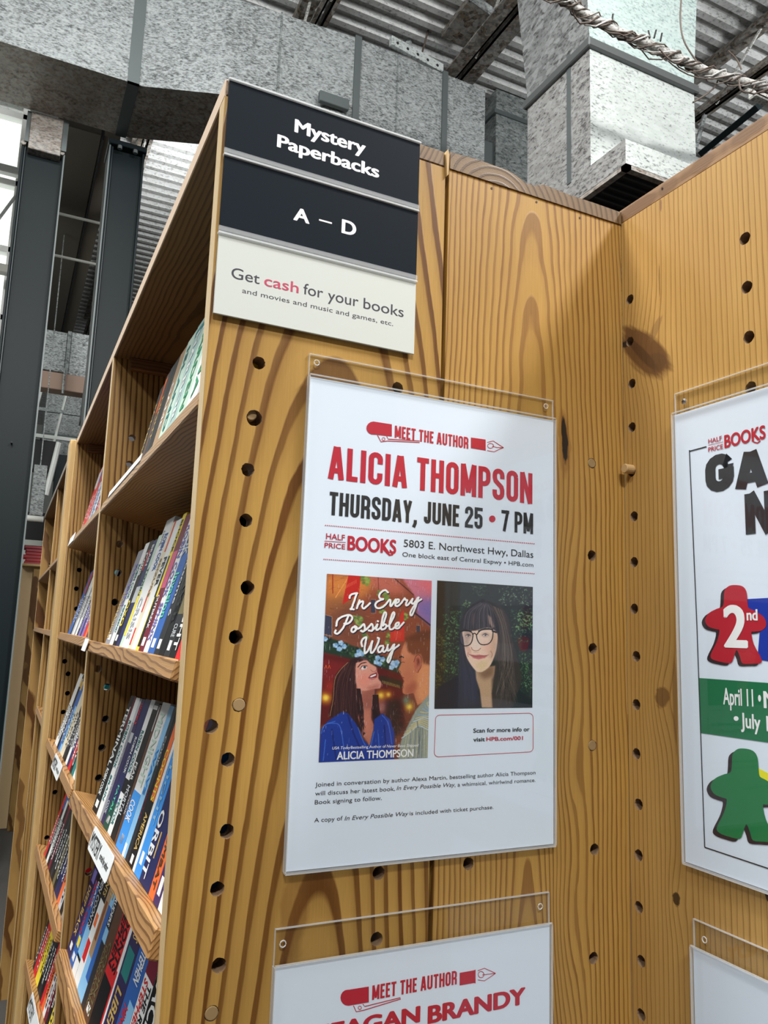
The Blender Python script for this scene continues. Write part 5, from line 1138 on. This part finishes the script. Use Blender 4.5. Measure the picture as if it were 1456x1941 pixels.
    for i in range(130):
        x = R.uniform(860, 1180); t = (x - 860) / 320; p.line([(760 + 170 * t, 390 + 80 * t), (890 + 110 * t, 700), (880 + 210 * t, 1150), (840 + R.uniform(0, 320), 1500 + R.uniform(0, 200))], 4, R.choice([(120, 104, 96), (34, 26, 28), (86, 72, 66), (146, 128, 112), (56, 46, 48)]), .5)
    for i in range(60): x = R.uniform(365, 560); p.line([(375 + (x - 365) * .22, 820), (375 + (x - 365) * .45, 1080), (x, 1350), (x + R.uniform(-20, 50), 1720)], 4, R.choice([(22, 18, 30), (56, 46, 64), (76, 62, 60), (30, 36, 80)]), .5)
    # glasses
    for G in ([(376, 760), (372, 820), (384, 890), (420, 936), (480, 938), (524, 900), (542, 830), (540, 780), (500, 750), (430, 744)], [(590, 800), (604, 860), (640, 915), (700, 926), (760, 905), (796, 850), (806, 780), (796, 730), (720, 722), (640, 740)]):
        p.poly(G, (226, 232, 240), .14, 3, True); p.line(G + [G[0]], 13, (16, 14, 18))
    p.line([(540, 790), (565, 775), (592, 795)], 13, (16, 14, 18)); p.line([(376, 756), (440, 738), (520, 748)], 16, (14, 12, 16)); p.line([(620, 745), (700, 718), (800, 722)], 18, (14, 12, 16)); p.line([(800, 745), (850, 762)], 20, (14, 12, 16), 1, False)
    p.poly([(820, 910), (1080, 910), (1060, 1140), (830, 1130)], (150, 150, 150), .13, 3); p.grain(.035, 2)
    return p.image('portrait_print', [(92, 72), (1338, 155), (1355, 1740), (65, 1762)])

def image_mat(name, im):
    m, nt, b = newmat(name); t = nt.nodes.new('ShaderNodeTexImage'); t.image = im; t.extension = 'EXTEND'
    nt.links.new(t.outputs[0], b.inputs['Base Color']); b.inputs['Roughness'].default_value = .35; return m

# ---------------------------------------------------------------- header sign
M_SLATE = simple('slate_card', (.009, .014, .021), .55, spec=.06); M_CARDW = simple('white_card', (.60, .635, .60), .5); M_WHITEINK = simple('white_ink', (.92, .93, .95), .5)
M_REDINK = simple('red_ink', (.52, .012, .035), .5); M_REDCASH = simple('cash_red_ink', (.55, .04, .11), .5); M_PAPER = simple('poster_paper', (.78, .87, .99), .45)
M_RIM = acrylic('acrylic_rim', milky=.55, rough=.12); M_CHROME = simple('screw_steel', (.6, .62, .65), .25, 1.0)
sg = thing('header_sign', (.1, -.003, 1.9), 'tall header sign of two slate cards and one white card in clear channels', 'sign')
def card(z0, z1, mat): b = MB(); b.box((.0018, -.0048, z0), (.2008, -.0026, z1), bev=.0003); return b.build('sign_card', mat, sg)
card(2.0565, 2.1280, M_SLATE); card(1.9805, 2.0535, M_SLATE); card(1.9022, 1.9775, M_CARDW)
b = MB(); b.box((.0010, -.0025, 1.9012), (.2014, -.0012, 2.1298), bev=.0003); b.build('backing_sheet', M_CLEAR, sg)
for z in (2.1275, 2.0520, 1.9762):
    b = MB(); b.box((.0010, -.0068, z), (.2014, -.0026, z + .0024), bev=.0004); b.build('channel_rim', M_RIM, sg)
for z in (2.0548, 1.9792):
    b = MB(); b.box((.0010, -.0066, z), (.2014, -.0052, z + .0048), bev=.0004); b.build('channel_lip', acrylic('channel_lip', milky=.22, rough=.15) if z > 2 else bpy.data.materials['channel_lip'], sg)
def Zs(x, y): return (400 + x / 3.467, 140 + y / 3.467)
def ptext(parent, name, mat, items, zoom, Y=-.0049, ax=1, v0=.0):
    """items: (string, left-baseline, right-baseline, left-top, bold, shear) in zoomed photo pixels, laid out on the sign's own plane"""
    for it in items:
        b = MB(); s_, lb, rb, lt = it[:4]; bold = it[4] if len(it) > 4 else 0; sh = it[5] if len(it) > 5 else 0
        A = Vector(at(*zoom(*lb), ax, Y)); B = Vector(at(*zoom(*rb), ax, Y)); T = Vector(at(*zoom(*lt), ax, Y))
        B.z = A.z + (B.z - A.z) * v0; cap = T.z - A.z
        text_into(b, s_, lambda u, v: A + (B - A) * u + Vector((0, 0, cap * v)), bold, 5 if cap > .006 else 3, sh)
        b.build(name, mat, parent, fix=False)
ptext(sg, 'lettering', M_WHITEINK, [('Mystery', (553, 380), (1012, 500), (553, 292), .030), ('Paperbacks', (438, 478), (1100, 672), (438, 392), .030),
     ('A', (546, 958), (642, 985), (546, 870), .030), ('–', (712, 990), (790, 1010), (712, 902), .02), ('D', (862, 1043), (948, 1065), (862, 950), .030)], Zs)
ptext(sg, 'lettering', simple('dark_ink', (.03, .03, .05), .5), [('Get', (133, 1340), (318, 1384), (133, 1264), .004), ('for', (607, 1446), (735, 1476), (607, 1370), .004), ('your', (768, 1486), (968, 1530), (768, 1410), .004), ('books', (1002, 1540), (1265, 1600), (1002, 1466), .004),
     ('and movies and music and games, etc.', (205, 1438), (1197, 1655), (205, 1404), .0)], Zs)
ptext(sg, 'lettering', M_REDCASH, [('cash', (350, 1390), (574, 1440), (350, 1316), .006)], Zs)

# ---------------------------------------------------------------- acrylic poster holders and posters
def holder(x0, x1, zb, zp, zt, plane, fixed, holes, label, plabel, screws=False):
    """plane 'P': u=X, faces -Y at 0. plane 'Q': u=Y, faces -X at XC"""
    def fn(u, v, w_): return (u, -w_, v) if plane == 'P' else (XC - w_, u, v)
    t = thing('poster_holder', fn((x0 + x1) / 2, zb, .003), label, 'sign holder')
    def sl(a0, a1, c0, c1, w0, w1, name, mat):
        b = MB(); p0, p1 = fn(a0, c0, w0), fn(a1, c1, w1); b.box(p0, p1); return b.build(name, mat, t)
    sl(x0, x1, zb, zt, .0010, .0026, 'back_sheet', M_CLEAR); sl(x0, x1, zb, zp + .0012, .0058, .0074, 'front_sheet', M_CLEAR)
    e = .0009
    for n_, q in (('edge_strip', (x0, x1, zt - e, zt, .0008, .0028)), ('edge_strip', (x0, x1, zp + .0006, zp + .0016, .0056, .0076)), ('edge_strip', (x0 - .0006, x0 + .0003, zb, zp, .0010, .0076)),
                  ('edge_strip', (x1 - .0003, x1 + .0006, zb, zp, .0010, .0076)), ('edge_strip', (x0, x0 + e * .6, zp, zt, .0008, .0028)), ('edge_strip', (x1 - e * .6, x1, zp, zt, .0008, .0028)), ('bottom_fold', (x0, x1, zb - .0016, zb, .0010, .0076))):
        sl(*q, n_, M_CEDGE)
    for (u, v) in holes:
        b = MB(); pts = [fn(u + .0026 * math.cos(k * .52), v + .0026 * math.sin(k * .52), .0030) for k in range(13)]
        b.tube(pts, .0005, 5); b.build('drilled_hole', M_RIM, t)
    if screws:
        u, v = holes[0]; b = MB(); b.tube([fn(u, v, .0026), fn(u, v, .0040), fn(u, v, .0046)], [.0030, .0029, .0016], 14); s_ = b.build('screw', M_CHROME, t)
        b = MB(); b.box(fn(u - .0018, v - .0004, .0045), fn(u + .0018, v + .0004, .0048)); b.box(fn(u - .0004, v - .0018, .0045), fn(u + .0004, v + .0018, .0048)); b.build('screw_slot', M_BLACK, s_)
    pw = thing('poster', fn((x0 + x1) / 2, zb, .004), plabel, 'poster')
    b = MB(); p0, p1 = fn(x0 + .0010, zb + .0006, .0040), fn(x1 - .0010, zp - .0006, .0044); b.box(p0, p1); b.build('paper', M_PAPER, pw)
    return t, pw
Yp = -.0046
h1, po1 = holder(.0933, .3718, 1.4305, 1.8613, 1.8835, 'P', 0, [(.1005, 1.8755), (.3620, 1.8755)], 'clear acrylic sign holder centred on the end boards, upper of the two', 'white author-event poster with red headline, book cover and portrait photograph')
h2, po2 = holder(.0884, .3672, .955, 1.3582, 1.3866, 'P', 0, [(.0955, 1.3745), (.3560, 1.3745)], 'clear acrylic sign holder at the bottom of the end boards, cut by the frame', 'white poster at the bottom edge with a red pen emblem over red capitals')
h3, po3 = holder(-.3570, -.0775, 1.4245, 1.8642, 1.8872, 'Q', 0, [(-.0905, 1.8755), (-.345, 1.8755)], 'clear acrylic sign holder screwed to the right-hand side board', 'white games-night poster with black capitals, a green band and game-piece figures', True)
h4, po4 = holder(-.3640, -.0842, .92, 1.3520, 1.3762, 'Q', 0, [(-.0975, 1.3620), (-.352, 1.3620)], 'clear acrylic sign holder at the lower right corner, below the games poster', 'blank white poster at the lower right corner')
def Zt(x, y): return (560 + x / 2.8, 660 + y / 2.8)
def Zm(x, y): return (580 + x / 3.033, 1060 + y / 3.033)
def Zb(x, y): return (530 + x / 2.696, 1340 + y / 2.696)
def Z2(x, y): return (500 + x / 2.51, 1640 + y / 2.51)
def Z3(x, y): return (1160 + x / 3.733, 680 + y / 3.733)
def Z3b(x, y): return (1160 + x / 2.551, 1180 + y / 2.551)
def shape(parent, name, mat, polys, zoom, ax=1, V=Yp, lift=0.0, th=.00004):
    b = MB()
    for P in polys:
        pts = [at(*zoom(*q), ax, V) for q in P]; 
        if ax == 1: pts = [(p[0], V - lift, p[2]) for p in pts]
        else: pts = [(V - lift, p[1], p[2]) for p in pts]
        # polygons are triangulated on the sheet so that concave outlines stay correct
        import mathutils
        k = [Vector((p[0] if ax == 1 else p[1], p[2], 0)) for p in pts]
        n = len(b.v); b.v += pts
        for tri in mathutils.geometry.tessellate_polygon([k]): b.f.append(tuple(n + i for i in tri)); b.m.append(0)
    return b.build(name, mat, parent, fix=False)
def stroke_poly(pts, w):
    """closed outline of a thin stroke in zoom pixels"""
    P = np.array(pts, float); d = np.gradient(P, axis=0); d /= (np.linalg.norm(d, axis=1)[:, None] + 1e-9); n = np.stack([-d[:, 1], d[:, 0]], 1) * w / 2
    return [tuple(q) for q in (P + n)] + [tuple(q) for q in (P - n)[::-1]]
def arc(cx, cy, rx, ry, a0, a1, n=10): return [(cx + rx * math.cos(math.radians(a0 + (a1 - a0) * i / n)), cy + ry * math.sin(math.radians(a0 + (a1 - a0) * i / n))) for i in range(n + 1)]
# upper poster
ptext(po1, 'lettering', M_REDINK, [('MEET THE AUTHOR', (527, 474), (918, 531), (527, 410), 'G'), ('ALICIA', (172, 692), (593, 742), (172, 516), 'G'), ('THOMPSON', (643, 752), (1258, 818), (643, 577), 'G'),
     ('HALF', (163, 1012), (262, 1021), (163, 980), .01), ('PRICE', (155, 1058), (264, 1066), (155, 1030), .01), ('BOOKS', (278, 1069), (532, 1088), (278, 992), .03), ('HPB.com/001', (1262, 1260), (1262, 1260), (1262, 1240))][:-1], Zt, Yp - .0001)
ptext(po1, 'lettering', M_REDINK, [('HPB.com/001', (1038, 1045), (1247, 1037), (1038, 1022), .02)], Zm, Yp - .0001, v0=.0)
ptext(po1, 'lettering', M_INK, [('THURSDAY,', (178, 884), (645, 925), (178, 760), 'G'), ('JUNE 25', (682, 928), (993, 960), (682, 812), 'G'), ('7 PM', (1093, 970), (1262, 988), (1093, 858), 'G'),
     ('5803 E. Northwest Hwy, Dallas', (575, 1053), (1263, 1105), (575, 1012), .0), ('One block east of Central Expwy • HPB.com', (568, 1105), (1263, 1157), (568, 1080), .0)], Zt, Yp - .0001)
ptext(po1, 'lettering', M_INK, [('Scan for more info or', (963, 997), (1285, 988), (963, 972), .02), ('visit', (963, 1048), (1028, 1045), (963, 1024), .02)], Zm, Yp - .0001)
ptext(po1, 'lettering', M_INK, [('Joined in conversation by author Alexa Martin, bestselling author Alicia Thompson', (182, 408), (1308, 342), (182, 385)),
     ('will discuss her latest book,', (182, 453), (590, 428), (182, 430)), ('In Every Possible Way', (598, 425), (893, 408), (598, 403), 0, .25), (', a whimsical, whirlwind romance.', (895, 408), (1308, 382), (895, 387)),
     ('Book signing to follow.', (180, 498), (522, 478), (180, 475)), ('A copy of', (177, 590), (322, 582), (177, 567)), ('In Every Possible Way', (332, 580), (655, 556), (332, 557), 0, .25), ('is included with ticket purchase.', (665, 554), (1093, 524), (665, 533))], Zb, Yp - .0001)
pen = [[(512, 404), (512, 468), (420, 458)] + arc(415, 424, 38, 35, 80, 270, 8) + [(420, 390)],
       [(932, 474), (1004, 484), (1010, 486), (1010, 544), (1004, 542), (932, 530)]]
penl = [stroke_poly([(436, 462), (455, 497), (490, 492), (660, 500), (660, 492), (492, 482), (485, 466)], 4), stroke_poly(arc(468, 482, 8, 8, 0, 360, 10), 3),
        stroke_poly([(1018, 500), (1050, 492), (1085, 515), (1105, 528)], 3), stroke_poly([(1018, 543), (1055, 550), (1085, 535), (1105, 528)], 3), stroke_poly(arc(1036, 518, 16, 13, 0, 360, 12), 3), stroke_poly([(1045, 520), (1070, 527), (1105, 528)], 3),
        stroke_poly([(155, 1023), (267, 1031)], 3)]
shape(po1, 'pen_emblem', M_REDINK, pen, Zt, lift=.0001); shape(po1, 'pen_emblem_lines', M_REDINK, penl, Zt, lift=.0001)
shape(po1, 'dot', M_REDINK, [arc(1045, 906, 17, 18, 0, 360, 18)[:-1]], Zt, lift=.0001)
shape(po1, 'logo_tail', M_REDINK, [stroke_poly([(466, 1062), (486, 1085), (500, 1098), (515, 1096), (520, 1080)], 9)], Zt, lift=.00015)
dots = []
for k in range(112):
    q = k / 111
    for (a0, a1) in (((160, 940), (1266, 1038)), ((152, 1120), (1266, 1197))):
        x = a0[0] + (a1[0] - a0[0]) * q; y = a0[1] + (a1[1] - a0[1]) * q; dots.append([(x - 2.6, y - 2.6), (x + 2.6, y - 2.6), (x + 2.6, y + 2.6), (x - 2.6, y + 2.6)])
dd_ = shape(po1, 'dotted_rule', M_REDINK, dots, Zt, lift=.0001)
def rrect(x0, y0, x1, y1, x2, y2, x3, y3, r, w):
    P = []
    for (cx, cy, s0) in ((x0 + r, y0 + r, 180), (x1 - r, y1 + r, 270), (x2 - r, y2 - r, 0), (x3 + r, y3 - r, 90)): P += [(cx + r * math.cos(math.radians(s0 + k * 22.5)), cy + r * math.sin(math.radians(s0 + k * 22.5))) for k in range(5)]
    return [stroke_poly([P[i], P[(i + 1) % len(P)]], w) for i in range(len(P))]
shape(po1, 'info_frame', M_REDINK, rrect(745, 896, 1306, 885, 1306, 1108, 738, 1136, 24, 3), Zm, lift=.0001)
def print_quad(parent, name, im, quad, zoom):
    P = [at(*zoom(*q), 1, Yp) for q in quad]; x0 = (P[0][0] + P[3][0]) / 2; x1 = (P[1][0] + P[2][0]) / 2; zt = (P[0][2] + P[1][2]) / 2; zb = (P[2][2] + P[3][2]) / 2
    b = MB(); b.face([(x0, Yp - .0001, zb), (x1, Yp - .0001, zb), (x1, Yp - .0001, zt), (x0, Yp - .0001, zt)])
    return b.build(name, image_mat(name, im), parent, fix=False, uv=[(0, 0), (1, 0), (1, 1), (0, 1)])
print_quad(po1, 'book_cover_print', cover_art(), [(117, 85), (720, 122), (703, 1140), (77, 1168)], Zm)
print_quad(po1, 'portrait_print', portrait_art(), [(752, 123), (1302, 158), (1304, 853), (741, 860)], Zm)
ptext(po1, 'lettering', M_WHITEINK, [('ALICIA THOMPSON', (178, 1152), (617, 1130), (178, 1105), .02), ('USA Today', (150, 1094), (254, 1090), (150, 1077), .0, .22), ('Bestselling Author of', (258, 1090), (460, 1084), (258, 1073), .0), ('Never Been Shipped', (464, 1083), (645, 1076), (464, 1066), .0, .22)], Zm, Yp - .0002)
# lower poster
ptext(po2, 'lettering', M_REDINK, [('MEET THE AUTHOR', (515, 642), (918, 590), (515, 573), 'G'), ('BRANDY', (785, 752), (1240, 690), (785, 668), .04), ('MEAGAN', (215, 852), (738, 762), (215, 770), .04)], Z2, Yp - .0001)
pen2 = [[(500, 577), (500, 652), (405, 668)] + arc(400, 630, 35, 38, 90, 270, 8) + [(405, 592)], [(932, 512), (1000, 500), (1008, 496), (1008, 562), (1000, 560), (932, 572)]]
penl2 = [stroke_poly([(427, 668), (440, 697), (475, 690), (652, 636), (650, 630), (480, 672), (472, 660)], 4), stroke_poly(arc(457, 678, 8, 8, 0, 360, 10), 3), stroke_poly([(1018, 502), (1050, 490), (1080, 503), (1103, 514)], 3), stroke_poly([(1018, 545), (1050, 550), (1080, 530), (1103, 514)], 3),
         stroke_poly(arc(1034, 520, 14, 15, 0, 360, 12), 3), stroke_poly([(1040, 522), (1070, 518), (1103, 514)], 3)]
shape(po2, 'pen_emblem', M_REDINK, pen2, Z2, lift=.0001); shape(po2, 'pen_emblem_lines', M_REDINK, penl2, Z2, lift=.0001)
# games poster (on the side board, X plane)
Xq = XC - .0046
ptext(po3, 'lettering', M_REDINK, [('HALF', (683, 600), (778, 585), (683, 567), .01), ('PRICE', (683, 660), (786, 636), (683, 626), .01), ('BOOKS', (800, 630), (1086, 572), (797, 538), .03)], Z3, Xq - .0001, ax=0)
shape(po3, 'logo_rule', M_REDINK, [stroke_poly([(683, 612), (788, 588)], 3), stroke_poly([(1000, 588), (1030, 596), (1052, 580)], 9)], Z3, 0, Xq, .0001)
ptext(po3, 'lettering', M_INK, [('G', (665, 958), (868, 930), (665, 695), 'H'), ('A', (872, 930), (1108, 872), (872, 680), 'H'), ('ME', (1125, 872), (1560, 760), (1125, 618), 'H'), ('N', (948, 1245), (1160, 1215), (948, 958), 'H'), ('IGHT', (1185, 1210), (1900, 1100), (1185, 925), 'H')], Z3, Xq - .0001, ax=0)
ZQ = lambda x, y: (x, y)
P3 = lambda u, v: (XC, u, v)
def qpx(px, py): return at(px, py, 0, Xq)
shape(po3, 'border_line', M_INK, [stroke_poly([Z3(548, 655), Z3(670, 622)], 2.2), stroke_poly([(1307, 853), (1321, 1180), (1336, 1606)], 1.8), stroke_poly([(1336, 1606), (1456, 1646), (1700, 1727)], 2.2)], ZQ, 0, Xq, .0001)
grn = simple('green_ink', (.008, .17, .065), .45); shape(po3, 'green_band', grn, [[Z3b(420, 268), Z3b(755, 292), Z3b(1500, 345), Z3b(1500, 690), Z3b(755, 580), Z3b(430, 534)]], ZQ, 0, Xq, .0001)
def meeple(cx, cy, s_, sx=1.0, k=0.0):
    """front outline of a small game figure, in pixels"""
    P = [(-.05, -1.0), (.22, -.98), (.36, -.85), (.40, -.55), (.44, -.42), (.62, -.36), (.92, -.20), (1.0, .0), (.86, .14), (.60, .18), (.52, .20), (.60, .50), (.84, .86), (.80, .98), (.55, 1.0), (.24, 1.0), (.16, .84), (.05, .66), (-.04, .84), (-.14, 1.0), (-.45, .98), (-.72, .92), (-.78, .80), (-.58, .46), (-.50, .18), (-.62, .14), (-.86, .08), (-.96, -.08), (-.84, -.26), (-.58, -.38), (-.40, -.44), (-.36, -.60), (-.34, -.84), (-.22, -.96)]
    return [tuple(q) for q in catmull([(cx + x * s_ * sx, cy + y * s_ + x * s_ * sx * k) for x, y in P], 3, True)]
def figure(cx, cy, s_, sx, k, face, side, name):
    shape(po3, name + '_side', side, [meeple(cx - s_ * .09, cy + s_ * .06, s_, sx, k)], ZQ, 0, Xq, .0002)
    shape(po3, name, face, [meeple(cx, cy, s_, sx, k)], ZQ, 0, Xq, .0003)
blue = simple('blue_ink', (.006, .035, .40), .45); yel = simple('yellow_ink', (.85, .80, .01), .45); sidem = simple('figure_shadow_ink', (.03, .015, .02), .5)
shape(po3, 'blue_figure', blue, [[(1408, 1136), (1480, 1132), (1500, 1160), (1500, 1260), (1436, 1250), (1440, 1200), (1425, 1160)]], ZQ, 0, Xq, .0001)
shape(po3, 'yellow_figure', yel, [[(1430, 1452), (1475, 1475), (1500, 1560), (1446, 1512)]], ZQ, 0, Xq, .0001)
figure(1394, 1183, 74, .80, .03, simple('red_figure_ink', (.50, .012, .03), .45), sidem, 'red_figure')
figure(1412, 1505, 86, .78, .12, simple('green_figure_ink', (.012, .20, .06), .45), sidem, 'green_figure')
ptext(po3, 'lettering', M_WHITEINK, [('2', (805, 2035), (952, 2040), (805, 1735), .03), ('nd', (957, 1850), (1030, 1853), (957, 1770), .03)], Z3, Xq - .0005, ax=0)
ptext(po3, 'lettering', M_WHITEINK, [('April 11 •', (540, 395), (722, 408), (540, 312), .02), ('M', (737, 412), (800, 418), (737, 328), .02), ('•', (592, 492), (612, 493), (592, 432), .02), ('July 11', (626, 505), (790, 530), (626, 432), .02)], Z3b, Xq - .0002, ax=0, v0=1.0)
